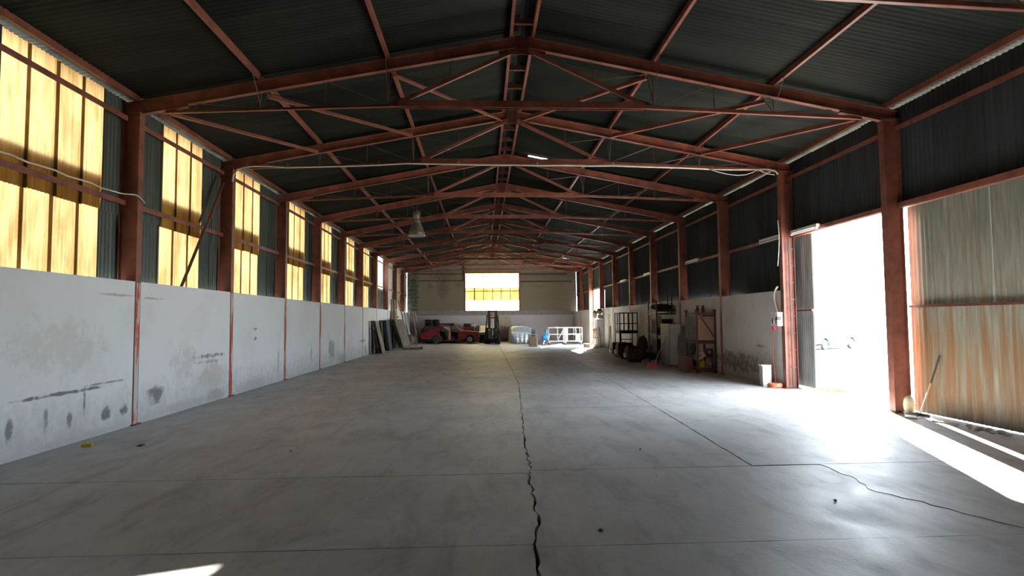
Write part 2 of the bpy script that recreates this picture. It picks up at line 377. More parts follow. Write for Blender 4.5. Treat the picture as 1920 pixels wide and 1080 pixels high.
# ------------------------------------------------------------------ steel frames
def frame_parts(root):
    def P(name, mb, mat='red_steel'): return OB(name, mb, mat, root)
    for sg, xi in ((-1, XL), (1, XR)):
        xm = xi+sg*.15; xo = xi+sg*.3
        cl = P('column', MB().isec((xm, 0, 0), (xm, 0, rz(xm)-.2), .3, .15, (1, 0, 0)))
        OB('cap_plate', MB().box(min(xi, xo)-.02, max(xi, xo)+.02, -.09, .09, 5.2, 5.225), 'red_steel', cl)
        OB('base_plate', MB().box(min(xi, xo)-.04, max(xi, xo)+.04, -.12, .12, 0, .02), 'dark_red_steel', cl)
        # rafter
        P('rafter', MB().isec((xo, 0, rz(xo)-.1), (XC, 0, RTOP-.1), .2, .1, (0, 0, 1)))
        h = MB(); h.prism([(xi, 5.2), (xo, 5.2), (xo, rz(xo)-.15), (xi-sg*.75, rz(xi-sg*.75)-.19), (xi-sg*.75, rz(xi-sg*.75)-.24)], -.006, .006)
        h.bar((xi, 0, 5.2), (xi-sg*.75, 0, rz(xi-sg*.75)-.235), .1, .012); h.bar((xi, 0, 5.21), (xo, 0, 5.21), .1, .012)
        P('haunch', h)
        xin = XC+sg*2.12; xe = xi-sg*.35
        P('lower_chord', MB().angle((xe, .01, 5.255), (xin+sg*-.1, .01, 5.42), .055, .01), 'red_steel')
        P('diagonal', MB().bar((xin, 0, 5.46), (XC+sg*.12, 0, 6.40), .06, .065))
        g = MB(); g.prism([(XC, 6.46), (XC+sg*.42, 6.38), (XC+sg*.38, 6.30), (XC, 6.34)], -.008, .008)
        P('gusset_plate', g, 'dark_red_steel')
        P('gusset_plate', MB().prism([(xin-sg*.35, 5.38), (xin+sg*.3, 5.38), (xin+sg*.1, 5.5), (xin-sg*.1, 5.55)], -.012, .012), 'dark_red_steel')
        # bent web rod
        chord = lambda x: 5.42+(5.255-5.42)*(abs(x-XC)-2.02)/(abs(xe-XC)-2.02)+.02
        xs = [XC+sg*q for q in (1.26, 2.32, 3.40, 4.48, 5.56)]
        dg = lambda x: 6.40+(5.46-6.40)*(abs(x-XC)-.12)/2.0+.03
        r = MB(); rb = lambda x: rz(x)-.21
        pts = [(xs[0]-sg*.06, rb(xs[0])), (xs[0], rb(xs[0])-.02), (xs[0], dg(xs[0])), (xs[0]+sg*.04, dg(xs[0])-.01), (xs[1]-sg*.05, rb(xs[1])), (xs[1], rb(xs[1])-.02), (xs[1], chord(xs[1])), (xs[1]+sg*.05, chord(xs[1])),
               (xs[2]-sg*.05, rb(xs[2])), (xs[2], rb(xs[2])-.02), (xs[2]+sg*.02, chord(xs[2])), (xs[2]+sg*.07, chord(xs[2])), (xs[3]-sg*.05, rb(xs[3])), (xs[3], rb(xs[3])-.02), (xs[3]+sg*.03, chord(xs[3])), (xs[3]+sg*.08, chord(xs[3])),
               (xs[4]-sg*.05, rb(xs[4])), (xs[4], rb(xs[4])-.01), (xs[4]+sg*.04, chord(xs[4]))]
        r.tube([(x, 0, z) for x, z in pts], .009, 5); P('web_rod', r, 'rod_steel')
        for xq in (xs[1], xs[3]):
            k = MB(); k.tube([(xq, -.45, rz(xq)+.02), (xq, -.42, rz(xq)-.02), (xq+sg*.01, 0, chord(xq)), (xq, .42, rz(xq)-.02), (xq, .45, rz(xq)+.02)], .007, 5); P('knee_rod', k, 'rod_steel')
    tb = MB(); tb.bar((XC-2.15, 0, 5.475), (XC+2.15, 0, 5.475), .12, .012); tb.bar((XC-2.15, -.055, 5.42), (XC+2.15, -.055, 5.42), .012, .11); tb.bar((XC-2.15, .055, 5.42), (XC+2.15, .055, 5.42), .012, .11)
    P('tie_beam', tb, 'red_steel')
    P('ridge_plate', MB().prism([(XC-.12, RTOP-.02), (XC+.12, RTOP-.02), (XC+.12, RTOP-.25), (XC-.12, RTOP-.25)], -.052, -.044), 'dark_red_steel')
FL = {-1: 'rust-red steel roof frame crossing the top edge of the photo, nearest the camera',
      0: 'nearest full steel portal frame, its right column standing beside the rusty closed door leaf',
      1: 'steel portal frame with the white cable tied along its bottom chord',
      2: 'steel portal frame from whose tie the bell-shaped lamp hangs',
      3: 'steel portal frame next behind the one carrying the bell lamp',
      4: 'second steel portal frame behind the one carrying the bell lamp',
      5: 'steel portal frame standing at the black scaffold tower, third behind the bell lamp frame',
      6: 'steel portal frame standing between the black scaffold tower and the white cabinet',
      7: 'steel portal frame on the near side of the far open doorway',
      8: 'steel portal frame on the far side of the far open doorway, right column sunlit',
      9: 'last steel portal frame before the back wall, over the parked cars'}
fr = None
for k in range(-1, 10):
    if fr is None:
        fr = EM('portal_frame', (0, FY(k), 0), label=FL[k], cat='steel frame', group='steel portal frames along the hall'); frame_parts(fr)
    else: dup(fr, (0, FY(k), 0), label=FL[k])

# ------------------------------------------------------------------ roof
def ceiling(name, sg):
    root = EM(name, kind='structure')
    ztop = lambda x: rz(x)+.125
    rows = [(.06, 2.42), (2.36, 4.70), (4.62, 7.02)]
    for kb in range(-4, 10):
        y0 = FY(kb); y1 = min(FY(kb+1), YB+.15)
        ns = 4 if kb >= -2 else 1
        wd = (y1-y0)/ns
        for ri, (a, b_) in enumerate(rows):
            for i in range(ns):
                ya = y0+i*wd; wdt = wd+.06; dz = ri*-.012+(.006 if i % 2 else 0); ry = 0; lift = 0
                if sg > 0 and ri == 0 and kb == 2 and i == 0: ya += .26; wdt -= .26
                if sg > 0 and ri == 0 and kb == 1 and i == 3: wdt = wd+.10
                if sg > 0 and ri == 2 and kb == 8 and i in (0, 2): lift = -.03; ry = random.uniform(-.012, .01)
                if sg > 0 and ri == 2 and kb == 8 and i == 1: wdt = wd; lift = -.055
                L = (b_-a)/math.cos(ANG)
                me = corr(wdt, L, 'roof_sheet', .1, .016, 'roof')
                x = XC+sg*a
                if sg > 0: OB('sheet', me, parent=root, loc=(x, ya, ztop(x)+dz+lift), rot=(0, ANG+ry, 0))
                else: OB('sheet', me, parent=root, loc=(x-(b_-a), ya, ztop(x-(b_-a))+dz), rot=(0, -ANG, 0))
    def purlin(x, mat='red_steel'):
        mb = MB(); z = rz(x)
        mb.bar((x, YF, z+.05), (x, YB, z+.05), .008, .1); 
        mb.box(min(x, x+sg*.05), max(x, x+sg*.05), YF, YB, z, z+.008); mb.box(min(x, x+sg*.05), max(x, x+sg*.05), YF, YB, z+.092, z+.1)
        OB('purlin', mb, mat, root)
    for d in (.17, 2.32, 4.48, 6.52): purlin(XC+sg*d)
    br = [(6.05, 4.48), (4.40, 2.32), (2.24, .25)]
    for k0, k1 in ((0, 1), (8, 9)):
        for a, b_ in br:
            xa, xb = XC+sg*a, XC+sg*b_
            OB('brace', MB().angle((xa, FY(k0)+.1, rz(xa)-.24), (xb, FY(k1)-.1, rz(xb)-.2), .07, .009), 'red_steel', root)
    return root
cl_ = ceiling('ceiling_left', -1); cr_ = ceiling('ceiling_right', 1)
for xa, xb in ((.74, 1.40), (2.07, 2.28), (2.88, 3.12)):      # strips closing most of the slit in the right slope
    OB('patch_sheet', corr(.30, (xb-xa)/math.cos(ANG), 'roof_sheet', .1, .016, 'roof'), parent=cr_, loc=(xa, FY(2)+.03, rz(xa)+.137), rot=(0, ANG, 0))
cap = EM('trim_1', kind='structure')
OB('ridge_cap', MB().prism([(XC-.3, rz(XC-.3)+.16), (XC, RTOP+.18), (XC+.3, rz(XC+.3)+.16), (XC+.3, rz(XC+.3)+.165), (XC, RTOP+.19), (XC-.3, rz(XC-.3)+.165)], YF, YB+.2), 'roof_sheet', cap)
for k in range(-1, 10):
    for j in range(4):
        y = FY(k)+.45+j*.93
        if y < YB: OB('spacer', MB().box(XC-.16, XC+.16, y-.03, y+.03, RTOP-.02, RTOP+.07), 'dark_red_steel', cap)

# ------------------------------------------------------------------ left wall
wl = EM('wall_left', kind='structure')
for kb in range(-4, 10):
    y0, y1 = FY(kb)+.08, min(FY(kb+1)-.08, YB)
    OB('panel', MB().box(-5.98, XL-.006, y0, y1, 0, 2.356+random.uniform(-.008, .008)), 'whitewash', wl)
    if -1 <= kb: OB('strip', MB().box(XL-.004, XL+.004, FY(kb)-.055, FY(kb)+.055, .02, 2.34), 'worn_strip', wl)
for z in (3.71, 5.14):
    for kb in range(-2, 10):
        y0, y1 = FY(kb)+.08, min(FY(kb+1)-.08, YB)
        mb = MB(); mb.bar((-5.98, y0, z), (-5.98, y1, z), .09, .008); mb.bar((-5.94, y0, z-.04), (-5.94, y1, z-.04), .008, .085); OB('girt', mb, 'red_steel', wl)
ZU0, ZU1, ZL0, ZL1 = 3.47, 5.435, 2.30, 4.02
WIN = {-1: (7.44, 9.60), 0: (11.23, 12.93), 1: (14.52, 16.23), 2: (18.5, 20.29), 3: (22.15, 23.81), 4: (26.3, 28.0), 5: (30.0, 31.65), 6: (34.15, 35.95)}
LM = lambda kb: 'olive_sheet'
nwin = 0
for kb in range(-4, 10):
    y0, y1 = FY(kb), min(FY(kb+1), YB-.06)
    if kb in WIN:
        a, b_ = WIN[kb]; nwin += 1
        wn = EM('window_%d' % nwin, kind='structure')
        wall_sheets(wn, XLO+.012, a, b_, ZU0, ZU1-.01, 'clear_sheet' if kb == 6 else 'amber_sheet', .57, 'pane', .08, lap=.075)
        if kb != 6: wall_sheets(wn, XLO-.03, a, b_, ZL0, ZL1, 'amber_sheet', .57, 'pane', .08, lap=.075)
        else: wall_sheets(wl, XLO-.03, a, b_, ZL0, 3.62, 'olive_sheet', .57)
        segs = [(y0, a+.02), (b_-.02, y1)]
        if kb == -1: segs = [(b_-.02, y1)]; segs.append((y0, a+.02))
    else: segs = [(y0, y1)]
    m_ = 'olive_sheet' if kb < 7 else ('pale_sheet' if kb == 7 else 'tan_sheet')
    for a, b_ in segs:
        if b_-a < .05: continue
        wall_sheets(wl, XLO+.01, a, b_, ZU0, ZU1, m_, .57); wall_sheets(wl, XLO-.03, a, b_, ZL0, 3.6, m_, .57)

# ------------------------------------------------------------------ right wall
wr = EM('wall_right', kind='structure')
for kb in range(-4, 10):
    y0, y1 = FY(kb), min(FY(kb+1), YB-.09)
    door_open = kb in (0, 7)
    top = 5.435
    if kb == -1: wall_sheets(wr, XRO, y0, y1+.02, 3.62, top, 'dark_sheet', .93)
    elif door_open: wall_sheets(wr, XRO, y0-.02, y1+.02, 3.66, top, 'dark_sheet', .93)
    else:
        wall_sheets(wr, XRO, y0, y1, 3.5, top, 'dark_sheet', .93); wall_sheets(wr, XRO+.035, y0, y1, 2.28, 3.72, 'dark_sheet', .93)
        OB('panel', MB().box(XR+.006, 7.44, y0+.08, min(FY(kb+1)-.08, YB), 0, 2.335+random.uniform(-.01, .01)), 'dirty_plaster' if kb < 8 else 'lilac_plaster', wr)
    for z in ((3.69, 5.06)):
        mb = MB(); mb.bar((7.40, y0+.08, z), (7.40, y1-.08, z), .09, .008); mb.bar((7.36, y0+.08, z-.04), (7.36, y1-.08, z-.04), .008, .085); OB('girt', mb, 'red_steel', wr)

# near doorway: closed sliding leaf, open half, folded leaf
d1 = EM('door_1', kind='structure')
OB('header', MB().box(7.40, 7.50, FY(-1)-.1, FY(1), 3.60, 3.70), 'red_steel', d1)
OB('track', MB().box(7.50, 7.60, FY(-1)-.1, FY(1), 3.70, 3.76), 'dark_red_steel', d1)
for i in range(5):
    y = 10.17-(i+1)*.86
    OB('leaf_sheet', corr(.87, 2.12, 'rusty_leaf', .105, .016), parent=d1, loc=(7.63+(.004 if i % 2 else 0), y, 1.80))
    OB('leaf_sheet', corr(.87, 1.866, 'rusty_leaf', .105, .016), parent=d1, loc=(7.605+(.004 if i % 2 else 0), y, .014))
OB('leaf_rail', MB().box(7.555, 7.59, 5.9, 10.17, 1.835, 1.875), 'dark_red_steel', d1)
OB('leaf_rail', MB().box(7.63, 7.68, 5.9, 10.17, .06, .12), 'dark_red_steel', d1)
OB('leaf_stile', MB().box(7.66, 7.71, 10.20, 10.24, .02, 3.7), 'rod_steel', d1)
for i in range(4):                       # second leaf, slid open behind the wall, its front end still in the opening
    y = 13.28+i*.86
    OB('leaf_sheet', corr(.87, 2.08, 'grey_leaf', .09, .014), parent=d1, loc=(7.62+(.004 if i % 2 else 0), y, 1.86))
    OB('leaf_sheet', corr(.87, 1.78, 'grey_leaf', .09, .014), parent=d1, loc=(7.605+(.004 if i % 2 else 0), y, .05))
OB('leaf_rail', MB().box(7.555, 7.59, 13.28, 16.7, 1.825, 1.865), 'dark_red_steel', d1)
# far doorway
d2 = EM('door_2', kind='structure')
OB('header', MB().box(7.40, 7.50, FY(7), FY(8), 3.66, 3.76), 'red_steel', d2)
for i in range(4): OB('leaf_sheet', corr(.92, 3.6, 'pale_sheet', .1, .014), parent=d2, loc=(7.62+(.004 if i % 2 else 0), FY(6)+.1+i*.88, .05))
OB('leaf_rail', MB().box(7.55, 7.6, FY(6)+.1, FY(7)-.05, 3.6, 3.68), 'dark_red_steel', d2)

# ------------------------------------------------------------------ back wall
wb = EM('wall_back', kind='structure')
WX0, WX1, WZ0, WZ1 = -1.38, 2.85, 2.45, 5.42
OB('plaster_band', MB().box(-5.99, 7.455, YB, YB+.25, 0, 2.08), 'lilac_plaster', wb)
OB('render_band', MB().box(-5.99, 7.455, YB+.012, YB+.25, 2.08, 2.45), 'grey_render', wb)
z = 2.45; n = 0
while z < 6.9:
    h = min(.297, 6.9-z)
    for xa, xb in (((-5.99, WX0-.06), (WX1+.06, 7.455)) if z < WZ1-.05 else ((-5.99, 7.455),)):
        xa2, xb2 = xa, xb
        if z+h > 5.4:   # gable
            lim = (6.80-(z+h*.5))/SLOPE; xa2, xb2 = max(xa, XC-lim), min(xb, XC+lim)
        if xb2 > xa2+.1: OB('course', MB().box(xa2, xb2, YB+.02+random.uniform(0, .006), YB+.24, z, z+h-.012), 'cream_block', wb)
    z += h; n += 1
OB('core', MB().prism([(-5.99, 0), (WX0-.06, 0), (WX0-.06, 5.5), (WX1+.06, 5.5), (WX1+.06, 0), (7.455, 0), (7.455, 5.5), (XC, 6.78), (-5.99, 5.5)], YB+.1, YB+.22), 'grey_render', wb)
OB('sill_wall', MB().box(WX0-.06, WX1+.06, YB+.1, YB+.22, 0, WZ0), 'grey_render', wb)
for i, (xa, xb, z) in enumerate(((-5.6, -1.55, 5.38), (-5.75, -1.55, 4.84), (3.0, 6.7, 5.33), (3.0, 7.1, 4.74))):
    OB('ledge', MB().box(xa, xb, YB-.03, YB+.03, z-.05, z+.03), 'rod_steel', wb)
OB('drop_pipe', MB().tube([(-1.55, YB-.03, 6.2), (-1.55, YB-.03, 4.82)], .05, 8), 'rod_steel', wb)
wf = EM('window_9', kind='structure')
fm = MB(); fm.box(WX0-.1, WX0, YB-.02, YB+.1, WZ0-.05, WZ1+.08); fm.box(WX1, WX1+.1, YB-.02, YB+.1, WZ0-.05, WZ1+.08); fm.box(WX0, WX1, YB-.02, YB+.1, WZ1, WZ1+.08)
OB('window_frame', fm, 'red_steel', wf)
for z in (5.16, 3.99, 2.74): OB('rail', MB().box(WX0, WX1, YB+.04, YB+.08, z-.025, z+.025), 'red_steel', wf)
for i in range(6):
    x = WX0+(WX1-WX0)*i/6; wd = (WX1-WX0)/6
    for za, zb, dy in ((3.27, WZ1, .14), (WZ0, 4.29, .18)):
        OB('pane', corr(wd+.03, zb-za, 'white_translucent', .1, .012), parent=wf, loc=(x+wd+.03, YB+dy, za), rot=(0, 0, math.pi/2))
    if i: OB('mullion', MB().box(x-.012, x+.012, YB+.1, YB+.125, 3.27, 4.29), 'rod_steel', wf)
OB('mullion', MB().box(-.72, -.66, YB+.05, YB+.1, 3.3, 4.29), 'rod_steel', wf)
d3 = EM('door_3', kind='structure')
for xa, xb in ((1.0, 1.59), (1.61, 2.2)):
    lf = OB('door_leaf', MB().box(xa, xb, YB-.06, YB-.01, .28, 2.04), 'cream_paint', d3)
    OB('leaf_panel', MB().box(xa+.08, xb-.08, YB-.07, YB-.055, 1.25, 1.95), 'cream_paint', lf)
    xk = xb-.1 if xa < 1.2 else xa+.1
    OB('handle', MB().box(xk-.02, xk+.02, YB-.1, YB-.06, 1.0, 1.2), 'rod_steel', lf)
OB('door_step', MB().box(.95, 2.25, YB-.3, YB, 0, .25), 'brown_panel', d3)
# front wall behind the camera
wfr = EM('wall_front', kind='structure')
OB('panel', MB().prism([(-6.05, 0), (7.47, 0), (7.47, 5.5), (XC, 6.78), (-6.05, 5.5)], YF-.2, YF), 'dark_sheet', wfr)

# ------------------------------------------------------------------ lamps and cables
lp = EM('bell_lamp', (-1.95, 17.56, 0), label='grey bell-shaped industrial lamp hanging from a roof tie', cat='lamp')
OB('hanger', MB().tube([(0, 0, 5.36), (0, 0, 4.92)], .012, 6), 'rod_steel', lp)
hs = OB('housing', MB().lathe([(.03, 4.95), (.06, 4.93), (.105, 4.90), (.105, 4.74), (.07, 4.70), (.075, 4.66), (.095, 4.64), (.09, 4.60), (.05, 4.58)], n=18), 'lamp_metal', lp, smooth=True)
for j in range(8):
    a = j*math.pi/4
    OB('fin', MB().bar((.10*math.cos(a), .10*math.sin(a), 4.75), (.10*math.cos(a), .10*math.sin(a), 4.89), .02, .02), 'lamp_metal', hs)
OB('shade', MB().lathe([(.075, 4.60), (.10, 4.58), (.15, 4.50), (.19, 4.40), (.22, 4.30), (.235, 4.20), (.228, 4.20), (.21, 4.30), (.18, 4.40), (.14, 4.50), (.09, 4.57)], n=28), 'lamp_metal', lp, smooth=True)
OB('rim', MB().lathe([(.232, 4.21), (.27, 4.195), (.272, 4.18), (.225, 4.185)], n=28), 'pale_metal', lp, smooth=True)
OB('bulb', MB().lathe([(.03, 4.56), (.04, 4.5), (.075, 4.4), (.08, 4.33), (.05, 4.27), (.001, 4.25)], n=14), 'tube_glass', lp, smooth=True)
TL = [(13.02, 'white tube light fixed under the header of the open doorway'), (14.6, 'white tube light on the wall rail just beyond the doorway column'),
      (20.3, 'white tube light on the right wall above the grey cabinet and racks'), (25.9, 'white tube light on the right wall above the scrap engines'),
      (30.5, 'farthest white tube light on the dark right wall')]
tf = None
for y, lab in TL:
    if tf is None:
        tf = EM('tube_light', (7.28, y, 3.66), label=lab, cat='lamp', group='tube lights along the right wall')
        OB('fixture', MB().box(-.02, .06, -.55, .55, 0, .06), 'white_paint', tf)
        OB('tube', MB().tube([(-.01, -.5, -.03), (-.01, .5, -.03)], .018, 8), 'tube_glass', tf)
        for e in (-.52, .52): OB('end_cap', MB().box(-.03, .02, e-.02, e+.02, -.05, .01), 'white_paint', tf)
    else: dup(tf, (7.28, y, 3.66), label=lab)
CP = [(-5.74, 4.90), (-5.72, 5.06), (-5.62, 5.20), (-5.40, 5.255), (-5.21, 5.26), (-4.9, 5.255), (-4.49, 5.232), (-4.0, 5.25), (-3.15, 5.272), (-2.4, 5.3), (-1.8, 5.345), (-1.2, 5.335), (-.55, 5.325), (.1, 5.315), (.7, 5.32), (1.3, 5.305), (1.96, 5.315), (2.5, 5.305), (3.11, 5.312), (3.9, 5.285), (4.78, 5.27), (5.5, 5.235), (5.95, 5.225), (6.5, 5.24), (6.86, 5.25), (7.05, 5.2), (7.1, 5.12)]
cb = OB('cable', MB().tube([(x, 13.74+.01*math.sin(x*3), z) for x, z in CP], .019, 7), 'white_cable', smooth=True, label='white cable strung along the bottom chord of a roof frame', cat='cable')
for x, z in CP[3:-2:3]: OB('cable_tie', MB().tube([(x+.02*math.cos(a), 13.745, z+.03+.05*math.sin(a)) for a in [q*.7 for q in range(10)]], .004, 4), 'white_cable', cb)
lp1 = [(5.4, 5.235), (5.6, 5.17), (5.85, 5.11), (6.1, 5.085), (6.3, 5.10), (6.48, 5.16), (6.6, 5.23), (6.7, 5.18), (6.85, 5.12), (7.0, 5.10)]
OB('cable', MB().tube([(x, 13.71, z) for x, z in lp1], .011, 6), 'white_cable', smooth=True, label='thin loose white wire looping below the cable end at the right column', cat='cable')
gc = [(-5.88, 6.6+i*.25, 3.775+.012*math.sin(i*2.1)) for i in range(14)]+[(-5.74, 10.02, 3.80), (-5.715, 10.08, 3.77), (-5.71, 10.22, 3.70)]
OB('cable', MB().tube(gc, .012, 6), 'white_cable', smooth=True, label='thin pale cable lying on the rail across the nearest amber window', cat='cable')
vw = [(7.05, 13.72, 4.0), (7.06, 13.70, 3.6), (7.03, 13.69, 3.2), (7.0, 13.70, 2.9)]
OB('cable', MB().tube(vw, .008, 5), 'white_cable', label='short loose wire end dangling beside the doorway column', cat='cable')
cd = EM('conduit_ladder', (7.31, 13.755, 0), label='thin dark conduits clipped up the doorway column with small clamps', cat='conduit')
OB('pipe', MB().tube([(0, 0, .05), (0, 0, 5.1)], .012, 6), 'rod_steel', cd); OB('pipe', MB().tube([(.07, 0, .05), (.07, 0, 5.1)], .012, 6), 'rod_steel', cd)
for j in range(12): OB('clamp', MB().box(-.03, .10, -.015, .012, .5+j*.4, .52+j*.4), 'rod_steel', cd)

# pole leaning at the left windows
pl = EM('brace_pole', (0, 0, 0), label='long steel pole leaning from a column top across the second amber window', cat='pole')
OB('pole', MB().tube([(-5.80, 13.42, 4.79), (-5.80, 11.67, 2.365)], .03, 8), 'rod_steel', pl)
OB('collar', MB().tube([(-5.80, 12.9, 4.07), (-5.80, 12.78, 3.9)], .045, 8), 'dark_red_steel', pl)
OB('brace_pole', MB().tube([(-5.90, 13.30, 4.92), (-5.90, 12.55, 3.76)], .022, 8), 'black_metal', label='short dark strut behind the long leaning pole at the second amber window', cat='pole')

# ------------------------------------------------------------------ right wall, near to far
sb = EM('socket_box', (7.16, 14.02, 1.64), label='white electric socket box with dark and red plugs on the wall by the doorway', cat='socket')
OB('box', MB().box(-.13, 0, -.17, .17, -.16, .17), 'white_gloss', sb)
OB('socket', MB().lathe([(.05, -.02), (.05, .05), (.03, .06)], (-.1, -.17, .02), 12, 'y'), 'black_metal', sb)
OB('socket', MB().lathe([(.05, -.05), (.055, .05)], (-.07, .12, -.2), 12, 'z'), 'pink_red', sb)
OB('socket', MB().box(-.2, -.13, -.1, -.02, -.1, .02), 'black_metal', sb)
OB('cover', MB().box(-.14, -.128, -.12, .14, .02, .14), 'white_paint', sb)
OB('conduit', MB().tube([(7.12, 14.03, 1.80), (7.12, 14.09, 1.95), (7.12, 14.16, 2.1), (7.12, 14.16, 2.25), (7.12, 14.08, 2.36), (7.12, 13.98, 2.43)], .026, 8), 'white_cable', smooth=True, label='thick white conduit arching up from the socket box', cat='cable')
OB('cable', MB().tube([(7.09, 14.2, 1.44), (7.08, 14.22, 1.1), (7.07, 14.2, .7), (7.08, 14.17, .35), (7.08, 14.15, .12), (7.0, 14.1, .07)], .011, 6), 'orange_cable', smooth=True, label='orange power cable hanging from the socket box down to its coil', cat='cable')
OB('cable_coil', MB().tube([(6.98+(.15+.015*math.sin(a*1.7))*math.cos(a), 13.98+.15*math.sin(a), .02+.0035*a) for a in [q*.35 for q in range(76)]], .016, 6), 'orange_cable', smooth=True, label='coil of orange cable lying on the floor under the socket box', cat='cable')
wbx = EM('white_bin', (6.94, 14.35, 0), label='narrow white metal box standing on the floor beside the coiled cable', cat='box')
OB('body', MB().box(-.1, .1, -.09, .09, 0, .50), 'white_gloss', wbx); OB('lid', MB().box(-.14, .1, -.11, .11, .50, .525), 'white_paint', wbx); OB('side_plate', MB().box(-.115, -.1, -.09, .09, .02, .48), 'pale_metal', wbx)

# stillage with chipboard panel
st = EM('stillage_rack', (6.55, 17.95, 0), label='rust-brown steel stillage with a chipboard panel behind a diagonal brace', cat='rack')
for x in (0.02, .60):
    for y in (.03, .97):
        ps = OB('post', MB().box(x-.03, x+.03, y-.03, y+.03, .02, 1.93), 'dark_red_steel', st)
        OB('foot', MB().box(x-.06, x+.06, y-.06, y+.06, 0, .02), 'dark_red_steel', ps); OB('cup', MB().box(x-.045, x+.045, y-.045, y+.045, 1.90, 1.95), 'dark_red_steel', ps)
for z in (.12, .93, 1.82):
    OB('beam', MB().box(.02, .60, 0, .05, z-.035, z+.035), 'dark_red_steel', st); OB('beam', MB().box(.02, .60, .95, 1.0, z-.035, z+.035), 'dark_red_steel', st)
    OB('beam', MB().box(0, .05, .03, .97, z-.03, z+.03), 'dark_red_steel', st); OB('beam', MB().box(.57, .62, .03, .97, z-.03, z+.03), 'dark_red_steel', st)
OB('shelf', MB().box(.03, .59, .03, .97, .13, .155), 'grey_metal', st); OB('shelf', MB().box(.03, .59, .03, .97, .93, .955), 'dark_red_steel', st)
OB('chipboard_panel', MB().box(.06, .58, .03, .05, 1.0, 1.72), 'chipboard', st); OB('panel_edge', MB().box(.06, .58, .015, .028, 1.66, 1.675), 'dark_wood', st)
OB('diagonal_brace', MB().bar((.13, .005, 1.75), (.60, .005, 1.03), .03, .035), 'dark_red_steel', st)
OB('hanging_cloth', MB().box(-.01, .005, .08, .92, 1.0, 1.75), 'grey_cloth', st)
def canister(name, x, y, z, mat, lab, w_=.12, d=.16, h=.2):
    e = EM(name, (x, y, z), label=lab, cat='can')
    OB('body', MB().prism([(-w_/2, 0), (w_/2, 0), (w_/2, h*.75), (w_*.2, h), (-w_/2, h)], -d/2, d/2), mat, e)
    OB('cap', MB().lathe([(.025, h), (.025, h+.035)], (-.02, 0, 0), 10), 'black_metal', e); OB('grip', MB().tube([(w_*.05, 0, h), (w_*.1, 0, h+.04), (w_*.4, 0, h+.02), (w_*.45, 0, h*.8)], .01, 6), mat, e); return e
canister('canister', 6.79, 18.2, .155, 'yellow_foam', 'yellow plastic canister on the lower shelf of the stillage')
e = EM('carrying_case', (6.72, 18.25, .50), label='pale tilted case with a dark handle slot inside the stillage', cat='case')
OB('shell', MB().hexa([Vector((math.cos(.55)*x-math.sin(.55)*z, y, math.sin(.55)*x+math.cos(.55)*z)) for x, y, z in [(-.16, -.1, -.09), (.16, -.1, -.09), (.16, .1, -.09), (-.16, .1, -.09), (-.16, -.1, .09), (.16, -.1, .09), (.16, .1, .09), (-.16, .1, .09)]]), 'pale_metal', e)
OB('handle_slot', MB().bar((-.09, -.102, -.03), (.05, -.102, .055), .01, .03), 'black_metal', e)
def motor(name, x, y, z, r, L, lab, mat='oily_metal', rotz=0):
    e = EM(name, (x, y, z), rotz, label=lab, cat='motor')
    OB('housing', MB().lathe([(r*.5, -L/2-.03), (r*.9, -L/2), (r, -L/2+.02), (r, L/2-.02), (r*.9, L/2), (r*.5, L/2+.03)], (0, 0, r), 16, 'x'), mat, e, smooth=False)
    OB('shaft', MB().lathe([(r*.15, L/2), (r*.15, L/2+.1)], (0, 0, r), 8, 'x'), 'pale_metal', e)
    OB('terminal_box', MB().box(-.05, .05, -.05, .05, r*1.9, r*2+.06), mat, e); OB('base_foot', MB().box(-L*.4, L*.4, -r*.8, r*.8, -.01, .03), mat, e); return e
motor('electric_motor', 6.78, 18.62, .172, .12, .3, 'oily electric motor at the back of the lower stillage shelf')
motor('electric_motor', 6.98, 18.2, .172, .11, .2, 'grey motor right of the yellow canister on the stillage shelf', 'grey_metal', 1.5)
e = EM('crate', (7.03, 18.25, .44), label='dull red metal crate set on the motor in the stillage', cat='crate')
OB('box', MB().box(-.1, .1, -.1, .1, 0, .3), 'dull_red', e); OB('label_plate', MB().box(-.06, .02, -.105, -.1, .15, .24), 'pale_metal', e)
e = EM('crate', (6.40, 18.55, 0), label='dark red crate standing on the floor at the aisle side of the stillage', cat='crate')
OB('box', MB().box(-.13, .10, -.35, .35, 0, .42), 'dull_red', e); OB('lid', MB().box(-.14, .11, -.36, .36, .42, .45), 'dark_red_steel', e)
for i, (x, y, lab) in enumerate(((6.72, 18.3, 'dark bottle-shaped fitting on top of the stillage, left one'), (6.88, 18.25, 'dark bottle-shaped fitting on top of the stillage, right one'))):
    e = EM('fitting', (x, y, 1.855), label=lab, cat='fitting'); OB('bowl', MB().lathe([(.05, 0), (.05, .12), (.03, .16), (.03, .2)], n=12), 'black_metal', e); OB('cap', MB().lathe([(.04, .2), (.04, .23)], n=12), 'oily_metal', e)
OB('top_board', MB().box(6.56, 7.15, 17.95, 18.95, 1.855, 1.857), 'dark_wood', st).location = (-6.55, -17.95, 0)

